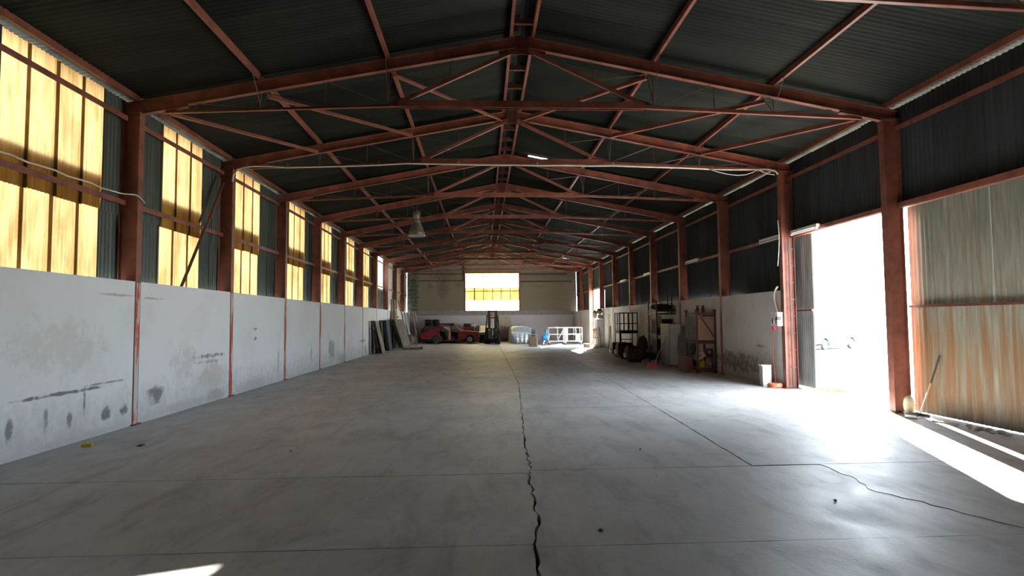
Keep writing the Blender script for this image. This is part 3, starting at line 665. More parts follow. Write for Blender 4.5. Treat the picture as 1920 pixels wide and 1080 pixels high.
# grey cabinet
cbn = EM('metal_cabinet', (6.50, 20.45, 0), label='tall grey two-door steel cabinet standing between the broom and the stillage', cat='cabinet')
OB('body', MB().box(0, .40, 0, 1.0, .06, 1.48), 'dark_grey_paint', cbn); OB('top', MB().box(-.01, .41, -.01, 1.01, 1.48, 1.495), 'pale_metal', cbn)
OB('end_panel', MB().box(.004, .396, -.012, 0, .07, 1.475), 'white_gloss', cbn)  # near end lighter than body and doors: light and shade put into their colours
for j in (0, 1):
    dr = OB('door', MB().box(-.018, 0, .01+j*.5, .49+j*.5, .08, 1.46), 'dark_grey_paint', cbn); OB('handle', MB().box(-.04, -.018, .44+j*.1, .46+j*.1, .7, .85), 'chrome', dr)
for x in (.04, .36):
    for y in (.05, .95): OB('leg', MB().box(x-.02, x+.02, y-.02, y+.02, 0, .06), 'black_metal', cbn)

# rack behind the cabinet
rk = EM('shelf_rack', (6.42, 21.75, 0), label='tall black steel shelf rack behind the grey cabinet, dark bundle on top', cat='rack')
for x in (.03, .92):
    for y in (.03, 1.1): OB('post', MB().box(x-.025, x+.025, y-.025, y+.025, 0, 2.35), 'black_metal', rk)
for z in (.4, 1.1, 1.86, 1.98):
    OB('beam', MB().box(.03, .92, .01, .05, z-.025, z+.025), 'black_metal', rk); OB('beam', MB().box(.03, .92, 1.08, 1.12, z-.025, z+.025), 'black_metal', rk)
    OB('beam', MB().box(.01, .05, .03, 1.1, z-.025, z+.025), 'black_metal', rk)
for z in (1.1, 1.98): OB('shelf', MB().box(.03, .92, .03, 1.1, z, z+.02), 'black_metal', rk)
for a, b_ in ((.15, .5), (.5, .85)): OB('lattice_bar', MB().bar((a, .02, 2.3), (b_, .02, 2.02), .02, .02), 'black_metal', rk)
for x in (.45, .6): OB('post', MB().box(x-.02, x+.02, 0, .04, 1.9, 2.6), 'black_metal', rk)
def bundle(name, x, y, z, L, W, H, mat, lab, cat, seed=1, rotz=0):
    rnd = random.Random(seed); vs = []; fs = []; nu, nv = 12, 10
    for i in range(nu+1):
        u = i/nu*2-1; sc = math.sqrt(max(0, 1-abs(u)**2.6))*.97+.03
        for j in range(nv):
            a = j*2*math.pi/nv; rr = sc*(1+rnd.uniform(-.12, .12))
            vs.append((u*L/2, math.cos(a)*W/2*rr, max(0, H/2+math.sin(a)*H/2*rr)))
    for i in range(nu):
        for j in range(nv): fs.append((i*nv+j, i*nv+(j+1) % nv, (i+1)*nv+(j+1) % nv, (i+1)*nv+j))
    fs += [tuple(range(nv)), tuple(nu*nv+j for j in range(nv))]
    return OB(name, MB().add(vs, fs), mat, smooth=True, loc=(x, y, z), rot=(0, 0, rotz), label=lab, cat=cat)
bundle('tarpaulin_bundle', 6.74, 22.2, 2.005, .80, .7, .24, 'black_rubber', 'black tarpaulin bundle lying on top of the tall dark rack', 'bundle', 3)
OB('board', MB().box(6.47, 6.62, 21.72, 21.745, 1.35, 1.80), 'chipboard', rk).location = (-6.42, -21.75, 0)
e = EM('storage_bin', (6.80, 22.3, 1.125), label='black storage bin on the middle shelf of the tall dark rack', cat='bin')
OB('tub', MB().box(-.3, .3, -.3, .3, 0, .5), 'black_rubber', e); OB('lid', MB().box(-.32, .32, -.32, .32, .5, .54), 'black_metal', e)
e = EM('storage_bin', (6.80, 22.3, .425), label='dark bin on the lower shelf of the tall dark rack', cat='bin')
OB('tub', MB().box(-.3, .3, -.3, .3, 0, .45), 'black_rubber', e); OB('lid', MB().box(-.32, .32, -.32, .32, .45, .49), 'oily_metal', e)
OB('shelf', MB().box(.03, .92, .03, 1.1, .4, .42), 'black_metal', rk)
# grey draped thing between rack and stillage
bundle('cloth_pile', 6.85, 19.75, 0, .7, .55, 1.35, 'grey_cloth', 'grey cloth-covered heap standing between the cabinet and the stillage', 'bundle', 5, 1.57)

# broom
br = EM('broom', (5.80, 20.1, 0), label='red-headed broom with pale handle leaning on the grey cabinet', cat='broom')
OB('handle', MB().tube([(.06, .1, .13), (.64, .55, 1.05)], .013, 8), 'pale_wood', br)
OB('head', MB().box(-.17, .17, .02, .13, .09, .14), 'pink_red', br)
OB('bristles', MB().prism([(-.19, 0), (.19, 0), (.16, .09), (-.16, .09)], .0, .15), 'pink_red', br)

# scrap engines
def engine(x, y, rotz, sc, lab, seed=0):
    e = EM('scrap_engine', (x, y, 0), rotz, label=lab, cat='engine', group='scrap engines by the right wall')
    q = sc
    OB('block', MB().hexa([Vector(v)*q for v in [(-.3, -.17, .14), (.3, -.17, .14), (.3, .17, .14), (-.3, .17, .14), (-.3, -.13, .48), (.3, -.13, .48), (.3, .13, .48), (-.3, .13, .48)]]), 'oily_metal', e)
    OB('oil_pan', MB().prism([(-.27*q, .14*q), (.27*q, .14*q), (.2*q, .0), (-.1*q, .0)], -.14*q, .14*q), 'black_metal', e)
    OB('valve_cover', MB().prism([(-.28*q, .48*q), (.28*q, .48*q), (.26*q, .57*q), (-.26*q, .57*q)], -.09*q, .09*q), 'black_metal', e)
    OB('flywheel', MB().lathe([(.17*q, .3*q), (.18*q, .32*q), (.18*q, .35*q), (.05*q, .36*q)], (0, 0, .26*q), 20, 'x'), 'oily_metal', e)
    OB('gearbox', MB().lathe([(.16*q, .36*q), (.1*q, .55*q), (.08*q, .8*q), (.05*q, .85*q)], (0, 0, .24*q), 12, 'x'), 'oily_metal', e)
    OB('pulley', MB().lathe([(.09*q, -.37*q), (.07*q, -.35*q), (.09*q, -.32*q)], (0, 0, .26*q), 16, 'x'), 'pale_metal', e)
    for j in range(4): OB('intake_pipe', MB().tube([((-.2+j*.13)*q, -.12*q, .42*q), ((-.2+j*.13)*q, -.22*q, .46*q), ((-.2+j*.13)*q, -.24*q, .54*q)], .028*q, 8), 'oily_metal', e)
    return e
engine(5.85, 22.9, .25, 1.1, 'scrap engine nearest the grey cabinet, just behind the broom head')
engine(5.95, 24.75, .1, 1.2, 'oily scrap engine in the middle of the row by the wall')
engine(6.05, 26.2, .0, 1.15, 'scrap engine lying at the foot of the black scaffold tower')
bundle('oil_drum_sack', 6.88, 25.45, 0, .5, .45, .95, 'dark_wood', 'dark brown sack standing upright behind the scrap engines', 'sack', 9)
bundle('cable_heap', 6.88, 23.9, 0, .5, .5, .6, 'black_rubber', 'black heap of rubber hoses against the wall behind the nearest engine', 'heap', 11)

# black scaffold tower with ladder
sc_ = EM('scaffold_tower', (6.24, 26.9, 0), label='black steel scaffold platform with caged top and ladder against right wall', cat='scaffold')
for x, y in ((0, 0), (.82, 0), (0, .95), (.82, .95)): OB('post', MB().box(x-.022, x+.022, y-.022, y+.022, 0, 1.98), 'black_metal', sc_)
for z in (1.96, 1.47): 
    OB('rail', MB().box(0, .82, -.02, .02, z-.02, z+.02), 'black_metal', sc_); OB('rail', MB().box(0, .82, .93, .97, z-.02, z+.02), 'black_metal', sc_)
    for x in (0, .82): OB('rail', MB().box(x-.018, x+.018, 0, .95, z-.02, z+.02), 'black_metal', sc_)
OB('platform', MB().box(-.02, .84, -.02, .97, 1.02, 1.16), 'black_metal', sc_)
for x in (.2, .40, .60): OB('cage_bar', MB().box(x-.028, x+.028, -.015, .015, 1.16, 1.96), 'black_metal', sc_)
for x in (.12, .28, .68): OB('cage_bar', MB().box(x-.01, x+.01, .94, .96, 1.16, 1.96), 'black_metal', sc_)
for y in (.3, .6): OB('cage_bar', MB().box(-.01, .01, y-.01, y+.01, 1.16, 1.96), 'black_metal', sc_)
for x in (.04, .56): OB('ladder_stile', MB().box(x-.02, x+.02, -.06, -.03, 0, 1.1), 'black_metal', sc_)
for z in (.25, .5, .75): OB('rung', MB().box(.04, .56, -.058, -.032, z-.018, z+.018), 'black_metal', sc_)

# white cabinet at the far doorway
wc = EM('white_cabinet', (6.72, 34.9, 0), label='tall white cabinet beside the far doorway, sacks piled on top', cat='cabinet')
OB('body', MB().box(.02, .42, .0, .85, .0, 1.70), 'white_paint', wc); OB('end_panel', MB().box(.03, .41, -.012, 0, .22, 1.68), 'pale_metal', wc)
OB('plinth', MB().box(.0, .43, -.02, .87, 0, .2), 'door_grey', wc)
dr = OB('door', MB().box(0, .02, .02, .83, .22, 1.68), 'white_gloss', wc); OB('handle', MB().box(-.02, 0, .74, .77, .9, 1.1), 'chrome', dr)
bundle('sack', 6.68, 35.2, 1.70, .26, .5, .55, 'beige_cloth', 'pale beige sack on top of the white cabinet, left one', 'sack', 21)
bundle('sack', 6.96, 35.25, 1.98, .36, .5, .36, 'olive_cloth', 'olive sack on top of the heap on the white cabinet', 'sack', 22)
bundle('sack', 6.98, 35.25, 1.70, .34, .5, .29, 'beige_cloth', 'crumpled beige sack under the olive one on the white cabinet', 'sack', 23)
pa = EM('slatted_pallet', (6.45, 34.7, 0), label='pale wooden slatted frame leaning upright on the white cabinet', cat='pallet')
for j in range(4): OB('slat', MB().bar((0.02+j*.085, -.05, 0), (.08+j*.075, .12, 1.16), .055, .02), 'pale_wood', pa)
for z in (.15, .6, 1.05): OB('cross_slat', MB().bar((.0, -.06+z*.15, z), (.34, -.06+z*.15, z), .02, .07), 'pale_wood', pa)
OB('iron_pole', MB().tube([(6.88, 34.4, 0), (6.86, 34.86, 1.2)], .02, 6), 'black_metal', label='thin dark iron pole leaning beside the slatted frame', cat='pole')
OB('plank', MB().hexa([(7.0, 33.0, 0), (7.04, 33.0, 0), (7.04, 33.22, 0), (7.0, 33.22, 0), (7.12, 33.0, 1.3), (7.16, 33.0, 1.3), (7.16, 33.22, 1.3), (7.12, 33.22, 1.3)]), 'olive_cloth', label='narrow dark plank leaning on the wall near the white cabinet', cat='plank')
for i, (x, y, w_, h, lab) in enumerate(((6.25, 35.6, .35, .22, 'low pale carton on the floor at the foot of the slatted frame'), (6.55, 34.3, .3, .1, 'flat wooden offcut box on the floor before the white cabinet'))):
    e = EM('carton', (x, y, 0), label=lab, cat='box'); OB('box', MB().box(-w_/2, w_/2, -.2, .2, 0, h), 'beige_cloth', e); OB('flap', MB().box(-w_/2, w_/2, -.2, -.0, h, h+.012), 'pale_wood', e)

# ------------------------------------------------------------------ back right: frame trolley, blue machine, control box
ct = EM('frame_trolley', (4.34, 39.5, 0), label='long white tubular steel trolley with panels, standing before the far doorway', cat='trolley')
LN, DP = 2.3, .9
for y in (0, DP):
    for z in (.24, .70, 1.14): OB('rail', MB().box(0, LN, y-.025, y+.025, z-.03, z+.03), 'trolley_paint', ct)
    for x in (.03, .62, 1.25, 1.85, LN-.03): OB('upright', MB().box(x-.025, x+.025, y-.022, y+.022, .2, 1.14), 'trolley_paint', ct)
for x in (.03, LN-.03):
    for z in (.24, .70, 1.14): OB('cross_rail', MB().box(x-.025, x+.025, 0, DP, z-.025, z+.025), 'trolley_paint', ct)
OB('top_panel', MB().box(.5, 1.55, .1, .8, 1.14, 1.18), 'trolley_paint', ct); OB('side_panel', MB().box(1.0, 1.35, .2, .24, .3, 1.1), 'trolley_paint', ct)
OB('diagonal', MB().bar((.62, -.03, .3), (1.0, -.03, 1.0), .04, .05), 'trolley_paint', ct)
OB('inner_box', MB().box(1.9, 2.2, .2, .7, .3, .65), 'grey_metal', ct); OB('inner_box', MB().box(.85, 1.0, .3, .7, .3, 1.0), 'black_metal', ct)
for x in (.1, 1.15, LN-.1):
    for y in (0, DP):
        cs = OB('caster', MB().lathe([(.08, -.025), (.09, -.015), (.09, .015), (.08, .025)], (x, y, .09), 14, 'y'), 'black_rubber', ct); OB('fork', MB().box(x-.03, x+.03, y-.04, y+.04, .11, .21), 'pale_metal', cs)
bm_ = EM('blue_compressor', (4.08, 39.1, 0), label='bright blue machine on a wheeled stand left of the white trolley', cat='machine')
OB('tank', MB().lathe([(.02, -.24), (.13, -.21), (.16, -.14), (.16, .14), (.13, .21), (.02, .24)], (0, 0, .48), 16, 'x'), 'blue_paint', bm_, smooth=True)
OB('pump_head', MB().box(.0, .16, -.1, .1, .62, .86), 'blue_paint', bm_); OB('cylinder', MB().lathe([(.07, .86), (.07, .98), (.04, 1.02)], (.08, 0, 0), 12), 'blue_paint', bm_)
OB('pump_flange', MB().box(-.08, .22, -.12, .12, .60, .63), 'chrome', bm_); OB('hose', MB().tube([(.16, 0, .8), (.26, 0, .75), (.28, 0, .5), (.2, 0, .35)], .02, 7), 'pale_metal', bm_)
for x, y in ((-.16, -.12), (.2, -.12), (.02, .16)): OB('leg', MB().bar((0, 0, .42), (x, y, .05), .03, .03), 'chrome', bm_); OB('wheel', MB().lathe([(.05, -.015), (.05, .015)], (x, y, .05), 12, 'y'), 'black_rubber', bm_)
cbx = EM('control_cabinet', (2.87, 37.2, 0), label='beige control cabinet with a dark plate standing before the covered vehicle', cat='cabinet')
OB('body', MB().box(0, .52, 0, .45, .03, .77), 'cream_paint', cbx); OB('front_panel', MB().box(.03, .45, -.012, 0, .06, .6), 'chipboard', cbx)
OB('name_plate', MB().box(.14, .38, -.014, 0, .64, .71), 'black_metal', cbx); OB('edge_post', MB().box(.49, .535, -.02, .02, 0, .79), 'white_gloss', cbx); OB('plinth', MB().box(.02, .5, .02, .43, 0, .03), 'black_metal', cbx)
e = EM('monitor', (3.16, 37.45, .77), label='small dark monitor-like unit on top of the beige control cabinet', cat='monitor'); OB('casing', MB().box(-.13, .13, -.08, .1, .03, .30), 'grey_metal', e); OB('screen', MB().box(-.11, .11, -.09, -.08, .06, .27), 'car_teal', e); OB('stand', MB().box(-.08, .08, -.05, .08, 0, .03), 'black_metal', e)

# covered vehicle
def tarp():
    vs = []; fs = []; nx, ny = 40, 26; rnd = random.Random(4)
    X0, X1, Y0_, Y1_ = 1.95, 3.62, 42.6, 46.6
    def top(x, y):
        u = (x-2.78)/.83; v = (y-Y0_)/(Y1_-Y0_)
        base = .80+.42*min(1, max(0, (v-.02)/.12)) if v < .2 else 1.22
        return base*(1-.10*abs(u)**3)
    for j in range(ny+1):
        for i in range(nx+1):
            a = i/nx; 
            # arc length around section: left skirt, top, right skirt
            v = j/ny; y = Y0_+(Y1_-Y0_)*v
            if a < .3: t = a/.3; u = -1-.12*(1-t)+.0*t; z = t
            elif a > .7: t = (1-a)/.3; u = 1+.12*(1-t); z = t
            else: u = -1+2*(a-.3)/.4; z = 1
            x = 2.78+u*.74
            H = top(x, y)
            fold = .03*math.sin(i*2.4+j*.7)*(1-z*.6)+.02*math.sin(j*1.9+i*.3)
            zz = .03+z*(H-.03)-.10*(abs(u) > .98)*(z > .9)
            vs.append((x+fold*(1 if abs(u) >= 1 else .3), y+fold*.6, zz+(.012*math.sin(i*1.7+j) if z > .9 else 0)))
    for j in range(ny):
        for i in range(nx):
            q = j*(nx+1)+i; fs.append((q, q+1, q+nx+2, q+nx+1))
    # front skirt
    o = len(vs); rows = 9
    for k in range(rows+1):
        t = k/rows
        for i in range(nx+1):
            bx, by, bz = vs[i]
            w_ = 1-.30*t*(1 if True else 0)
            fx = 2.78+(bx-2.78)*(1-.22*math.sin(t*math.pi*.5))
            fold = .07*t*math.sin((bx-2.78)*16)+.03*math.sin(bx*31+t*3)*t
            vs.append((fx, by-.16*math.sin(t*2.2)+fold, bz*(1-t)+.03*t))
    for k in range(rows):
        for i in range(nx):
            q = o+k*(nx+1)+i; fs.append((q, q+1, q+nx+2, q+nx+1))
    return MB().add(vs, fs)
tv = OB('covered_vehicle', tarp(), 'tarp_silver', smooth=True, label='small vehicle hidden under a silver dust cover by the back wall', cat='vehicle')
OB('tie_strap', MB().tube([(1.98, 42.58, .5), (2.3, 42.44, .46), (2.78, 42.38, .44), (3.3, 42.44, .46), (3.6, 42.6, .5)], .012, 6), 'blue_grey', tv)

# ------------------------------------------------------------------ forklift
fk = EM('forklift', (.66, 42.1, 0), label='old dark forklift with raised twin mast facing the camera', cat='forklift')
for x in (-.25, .25):
    ms = OB('mast_post', MB().box(x-.085, x+.085, 0, .03, .05, 2.38).box(x-.085, x-.06, 0, .14, .05, 2.38).box(x+.06, x+.085, 0, .14, .05, 2.38), 'black_metal', fk)
    OB('roller', MB().lathe([(.05, -.02), (.05, .02)], (x, -.01, 1.0), 12, 'y'), 'chrome', ms)
    OB('fork_arm', MB().prism([(0, .06), (0, .5), (-.05, .5), (-.05, .03), (-1.0, .015), (-1.0, .03)], x-.05, x+.05, 'x'), 'grey_metal', fk)
    OB('inner_post', MB().box(x*.62-.03, x*.62+.03, .05, .12, .1, 2.2), 'oily_metal', fk)
    OB('guard_bar', MB().bar((x*1.5, .2, 2.05), (x*2.15, .5, .6), .05, .05), 'black_metal', fk)
    OB('rear_guard_bar', MB().bar((x*1.5, 1.3, 2.0), (x*1.8, 1.6, .9), .05, .05), 'black_metal', fk)
    for y in (.35, 1.45):
        wl_ = OB('wheel', MB().lathe([(.15, -.09), (.25, -.08), (.27, -.04), (.27, .04), (.25, .08), (.15, .09)], (x*1.9, y, .27), 18, 'x'), 'black_rubber', fk); OB('rim', MB().lathe([(.14, -.092), (.02, -.07)], (x*1.9, y, .27), 14, 'x'), 'oily_metal', wl_)
for z in (.2, .55, 1.0, 1.85, 2.3): OB('cross_bar', MB().box(-.3, .3, .03, .07, z-.05, z+.05), 'black_metal', fk)
OB('carriage', MB().box(-.33, .33, -.06, -.01, .3, .42), 'oily_metal', fk)
OB('lift_cylinder', MB().tube([(0, .09, .1), (0, .09, 1.9)], .035, 10), 'chrome', fk)
OB('body', MB().prism([(.2, .2), (1.9, .2), (1.95, .9), (1.3, .95), (1.2, .62), (.7, .6), (.6, 1.1), (.25, 1.15)], -.42, .42, 'x'), 'car_dark', fk)
OB('counterweight', MB().prism([(1.5, .25), (2.05, .3), (2.05, .85), (1.9, 1.0), (1.5, .98)], -.5, .5, 'x'), 'black_metal', fk)
OB('front_panel', MB().box(-.2, .2, .17, .2, .62, .80), 'dull_red', fk); OB('seat', MB().prism([(.85, .62), (1.25, .62), (1.3, 1.05), (1.2, 1.05), (1.15, .74), (.85, .74)], -.22, .22, 'x'), 'black_rubber', fk)
OB('steering_wheel', MB().tube([(.16*math.cos(a), .62+.1*math.sin(a), 1.18+.1*math.sin(a)) for a in [q*.42 for q in range(16)]], .014, 6), 'black_rubber', fk)
OB('roof_guard', MB().box(-.38, .38, .2, 1.35, 2.03, 2.07), 'black_metal', fk); OB('warning_plate', MB().box(-.16, .16, .02, .03, 1.95, 2.2), 'primer_tan', fk); OB('lamp', MB().lathe([(.05, 0), (.05, .06)], (0, -.02, 1.98), 10), 'pink_red', fk)
OB('headlamp', MB().lathe([(.01, -.05), (.08, -.03), (.08, .03)], (-.0, .2, 1.28), 12, 'y'), 'chrome', fk)

# ------------------------------------------------------------------ cars
def arch(cx, r, n=9, a0=180, a1=0):
    return [(cx+r*math.cos(math.radians(a0+(a1-a0)*i/n)), .30+r*math.sin(math.radians(a0+(a1-a0)*i/n))) for i in range(n+1)]
def wheel(root, x, y, r=.295, w_=.16, rim='chrome', sg=-1):
    t = OB('wheel', MB().lathe([(r*.6, -w_/2), (r*.92, -w_/2), (r, -w_*.3), (r, w_*.3), (r*.92, w_/2), (r*.6, w_/2)], (x, y, r), 22, 'y'), 'black_rubber', root)
    OB('rim', MB().lathe([(r*.66, sg*(w_*.5+.004)), (r*.60, sg*(w_*.5+.016)), (r*.5, sg*(w_*.5+.006)), (r*.28, sg*(w_*.5+.014)), (.02, sg*(w_*.5+.02))], (x, y, r), 18, 'y'), rim, t)
def red_car():
    R = EM('red_car', (-2.45, 44.3, 0), label='stripped red coupe without doors, parked by the back wall', cat='car')
    W = .78; rx, fx = -.99, 1.47
    for sg in (-1, 1):
        ya, yb = (-W, -W+.05) if sg < 0 else (W-.05, W)
        OB('rear_quarter', MB().prism([(-2.05, .34), (-2.12, .60), (-2.05, .80), (-1.78, .84), (-1.1, 1.06), (-.62, 1.27), (-.52, 1.27), (-.62, 1.16), (-.86, .86), (-.84, .72), (-.62, .40), (-.62, .24)]+arch(rx, .345, 8, 10, 170)[0:]+[(-1.35, .30)], ya, yb), 'car_red', R)
        OB('front_fender', MB().prism([(.62, .24), (.62, .86), (.78, .90), (2.02, .83), (2.10, .78), (2.02, .30), (1.83, .28)]+arch(fx, .345, 8, 10, 170), ya, yb), 'car_red', R)
        OB('sill', MB().box(-.66, .66, ya, yb, .19, .29), 'dull_red', R)
        OB('b_pillar', MB().prism([(-.10, .26), (.06, .26), (.06, 1.28), (-.04, 1.29)], ya+.005, yb-.005), 'primer_tan' if sg < 0 else 'dull_red', R)
        OB('windscreen_pillar', MB().bar((.36, (ya+yb)/2-sg*.1, 1.30), (.90, (ya+yb)/2, .88), .06, .08), 'primer_tan', R)
        OB('roof_rail', MB().bar((-.55, (ya+yb)/2-sg*.06, 1.29), (.38, (ya+yb)/2-sg*.08, 1.31), .06, .06), 'dull_red', R)
        wheel(R, rx, sg*(W-.08), sg=sg, rim='oily_metal'); wheel(R, fx, sg*(W-.08), sg=sg)
    OB('roof', MB().prism([(-.62, 1.27), (-.3, 1.32), (.1, 1.345), (.38, 1.31), (.38, 1.29), (.1, 1.32), (-.3, 1.30), (-.62, 1.25)], -W+.08, W-.08), 'dull_red', R)
    OB('rear_deck', MB().prism([(-2.12, .60), (-2.05, .82), (-1.78, .86), (-1.1, 1.07), (-.62, 1.28), (-.62, 1.25), (-1.1, 1.04), (-1.78, .83), (-2.02, .79), (-2.09, .6)], -W+.04, W-.04), 'dull_red', R)
    OB('bonnet', MB().prism([(.86, .91), (2.05, .845), (2.12, .78), (2.08, .78), (2.02, .82), (.86, .88)], -W+.06, W-.06), 'car_red', R)
    OB('front_panel', MB().box(2.02, 2.08, -W+.05, W-.05, .34, .78), 'black_metal', R); OB('rear_panel', MB().box(-2.1, -2.04, -W+.05, W-.05, .34, .72), 'dull_red', R)
    for sg in (-1, 1): OB('headlamp', MB().lathe([(.08, 2.08), (.09, 2.1), (.01, 2.11)], (0, sg*.52, .64), 14, 'x'), 'chrome', R)
    OB('floor_pan', MB().box(-1.95, 1.95, -W+.06, W-.06, .2, .24), 'black_metal', R); OB('dashboard', MB().box(.55, .85, -W+.07, W-.07, .6, .9), 'black_rubber', R)
    OB('bulkhead', MB().box(.86, .9, -W+.06, W-.06, .24, .88), 'black_metal', R)
    for y in (-.4, .4): OB('seat', MB().prism([(-.25, .28), (.3, .28), (.3, .46), (-.1, .44), (-.28, .95), (-.42, .92)], y-.24, y+.24), 'black_rubber', R)
    OB('rear_seat', MB().prism([(-1.0, .28), (-.5, .28), (-.5, .5), (-.8, .5), (-.98, .9), (-1.1, .9)], -.6, .6), 'black_rubber', R)
    OB('bumper', MB().box(2.06, 2.14, -W+.1, W-.1, .38, .46), 'black_metal', R)
red_car()
e = EM('roof_box', (-2.72, 44.1, 1.345), label='flat dark red tray lying on the roof of the red coupe', cat='tray')
OB('tray', MB().box(-.58, .58, -.4, .4, .0, .03).box(-.58, .58, -.4, -.37, 0, .14).box(-.58, .58, .37, .4, 0, .14).box(-.58, -.55, -.4, .4, 0, .14).box(.55, .58, -.4, .4, 0, .14), 'dull_red', e); OB('edge_strip', MB().box(-.59, .59, -.41, -.4, .11, .145), 'dark_red_steel', e)
def hatch(name, loc, rotz, paint, lab, L=3.6, W=.74, glass='dusty_glass'):
    R = EM(name, loc, rotz, label=lab, cat='car'); h = L/2
    for sg in (-1, 1):
        ya, yb = (-W, -W+.05) if sg < 0 else (W-.05, W)
        OB('side_panel', MB().prism([(-h, .32), (-h-.04, .6), (-h+.02, .86), (h-1.0, .88), (h-.1, .76), (h, .6), (h, .32), (h-.42, .28)]+arch(h-.72, .32, 8, 5, 175)+[(h-1.1, .22), (-h+1.0, .22)]+arch(-h+.6, .32, 8, 5, 175), ya, yb), paint, R)
        for a, b_ in (((-h+.03, .86), (-h+.35, 1.27)), ((-.25, .88), (-.25, 1.29)), ((h-1.05, .88), (h-1.7, 1.27))): OB('pillar', MB().bar((a[0], (ya+yb)/2, a[1]), (b_[0], (ya+yb)/2-sg*.05, b_[1]), .05, .07), paint, R)
        OB('side_glass', MB().prism([(-h+.08, .88), (-h+.37, 1.25), (h-1.72, 1.25), (h-1.08, .88)], (ya+yb)/2-.006-sg*.03, (ya+yb)/2+.006-sg*.03), glass, R)
        for x in (-h+.6, h-.72): wheel(R, x, sg*(W-.09), .28, .15, sg=sg)
    OB('roof', MB().prism([(-h+.3, 1.25), (-h+.36, 1.285), (h-1.75, 1.285), (h-1.66, 1.25)], -W+.05, W-.05), paint, R)
    OB('bonnet', MB().prism([(h-1.05, .89), (h-.08, .77), (h, .6), (h-.04, .6), (h-.1, .74), (h-1.05, .86)], -W+.04, W-.04), paint, R)
    OB('tailgate', MB().prism([(-h, .34), (-h-.03, .6), (-h+.02, .87), (-h+.33, 1.26), (-h+.36, 1.25), (-h+.06, .86), (-h+.02, .6), (-h+.04, .34)], -W+.04, W-.04), paint, R)
    OB('windscreen', MB().prism([(h-1.68, 1.25), (h-1.04, .88), (h-1.02, .89), (h-1.66, 1.26)], -W+.08, W-.08), glass, R)
    OB('floor_pan', MB().box(-h+.05, h-.05, -W+.05, W-.05, .2, .26), 'black_metal', R); OB('grille', MB().box(h-.02, h+.02, -W+.1, W-.1, .38, .58), 'black_metal', R); OB('bumper', MB().box(h, h+.06, -W, W, .32, .42), 'black_rubber', R)
    return R
hatch('dark_hatchback', (-3.2, 46.03, 0), 0, 'car_dark', 'dark hatchback hidden behind the red coupe against the back wall', 3.1)
def tyre(x, y, z, lab):
    e = EM('tyre', (x, y, z), label=lab, cat='tyre', group='tyres stacked on the dark hatchback roof')
    OB('carcass', MB().lathe([(.16, .02), (.22, 0), (.27, .03), (.285, .06), (.285, .10), (.27, .13), (.22, .16), (.16, .14), (.16, .02)], n=22), 'black_rubber', e)
    OB('bead', MB().lathe([(.15, .03), (.165, .03), (.165, .13), (.15, .13)], n=18), 'black_metal', e)
for nm, x in (('left', -4.22), ('right', -3.64)):
    for i, pz in enumerate(('bottom', 'middle', 'top')): tyre(x, 45.95, 1.287+i*.161, '%s tyre of the %s stack on the dark hatchback roof' % (pz, nm))
hatch('white_small_car', (.40, 45.75, 0), -math.pi/2, 'car_white', 'white small car mostly hidden behind the dark forklift', 2.2, .7)
e = EM('tool_chest', (-1.12, 46.2, 0), label='red metal tool chest standing behind the red coupe bonnet', cat='chest')
OB('body', MB().box(-.40, .40, -.3, .3, .1, 1.20), 'car_red', e)
for z in (.3, .6, .9): d_ = OB('drawer', MB().box(-.38, .38, -.32, -.3, z-.12, z+.12), 'dull_red', e); OB('handle', MB().box(-.2, .2, -.345, -.32, z+.04, z+.07), 'chrome', d_)
for x in (-.35, .35): OB('wheel', MB().lathe([(.05, -.02), (.05, .02)], (x, -.2, .05), 12, 'y'), 'black_rubber', e); OB('wheel', MB().lathe([(.05, -.02), (.05, .02)], (x, .2, .05), 12, 'y'), 'black_rubber', e)
e = EM('battery_case', (-1.25, 46.2, 1.20), label='black case lying on top of the red tool chest', cat='case'); OB('case', MB().box(-.26, .26, -.2, .2, 0, .2), 'black_rubber', e); OB('lid', MB().box(-.27, .27, -.21, .21, .2, .24), 'black_metal', e)
e = EM('radiator', (-.62, 46.62, 0), label='white ribbed radiator standing between tool chest and white car', cat='radiator')
for i in range(4): OB('section', MB().lathe([(.07, .1), (.08, .14), (.08, 1.34), (.07, 1.38)], (-.22+i*.155, 0, 0), 10), 'white_gloss', e)
for z in (.2, 1.3): OB('manifold', MB().tube([(-.3, 0, z), (.3, 0, z)], .03, 8), 'white_paint', e)
for x in (-.22, .24): OB('foot', MB().box(x-.03, x+.03, -.08, .08, 0, .11), 'white_paint', e)

# ------------------------------------------------------------------ left side: boards, mattresses, sheets, planks
def lean(name, y0, y1, xb, xt, zt, th, mat, lab, cat, parts=(), corr_n=0, group=None, y0t=None):
    """board leaning on the left wall: base at xb, top at xt/zt, from y0 to y1 along the wall"""
    d = Vector((xt-xb, 0, zt)); L = d.length; d.normalize(); nrm = Vector((d.z, 0, -d.x))*th; sk = 0 if y0t is None else y0t-y0
    o = Vector((xb, y0, 0)); u = Vector((0, y1-y0, 0)); t = d*L+Vector((0, sk, 0))
    root = EM(name, (0, 0, 0), label=lab, cat=cat, group=group)
    zoff = Vector((0, 0, max(0, nrm.z*-1)))
    OB('board', MB().hexa([q+zoff for q in (o, o+u, o+u+nrm, o+nrm, o+t, o+u+t, o+u+nrm+t, o+nrm+t)]), mat, root)
    n2 = nrm.normalized()
    for (f0, f1, s0, s1, m2, nm) in parts:
        a = o+u*f0+nrm+t*s0+zoff; uu = u*(f1-f0); tt = t*(s1-s0); k = n2*.02
        OB(nm, MB().hexa([a, a+uu, a+uu+k, a+k, a+tt, a+uu+tt, a+uu+k+tt, a+k+tt]), m2, root)
    return root
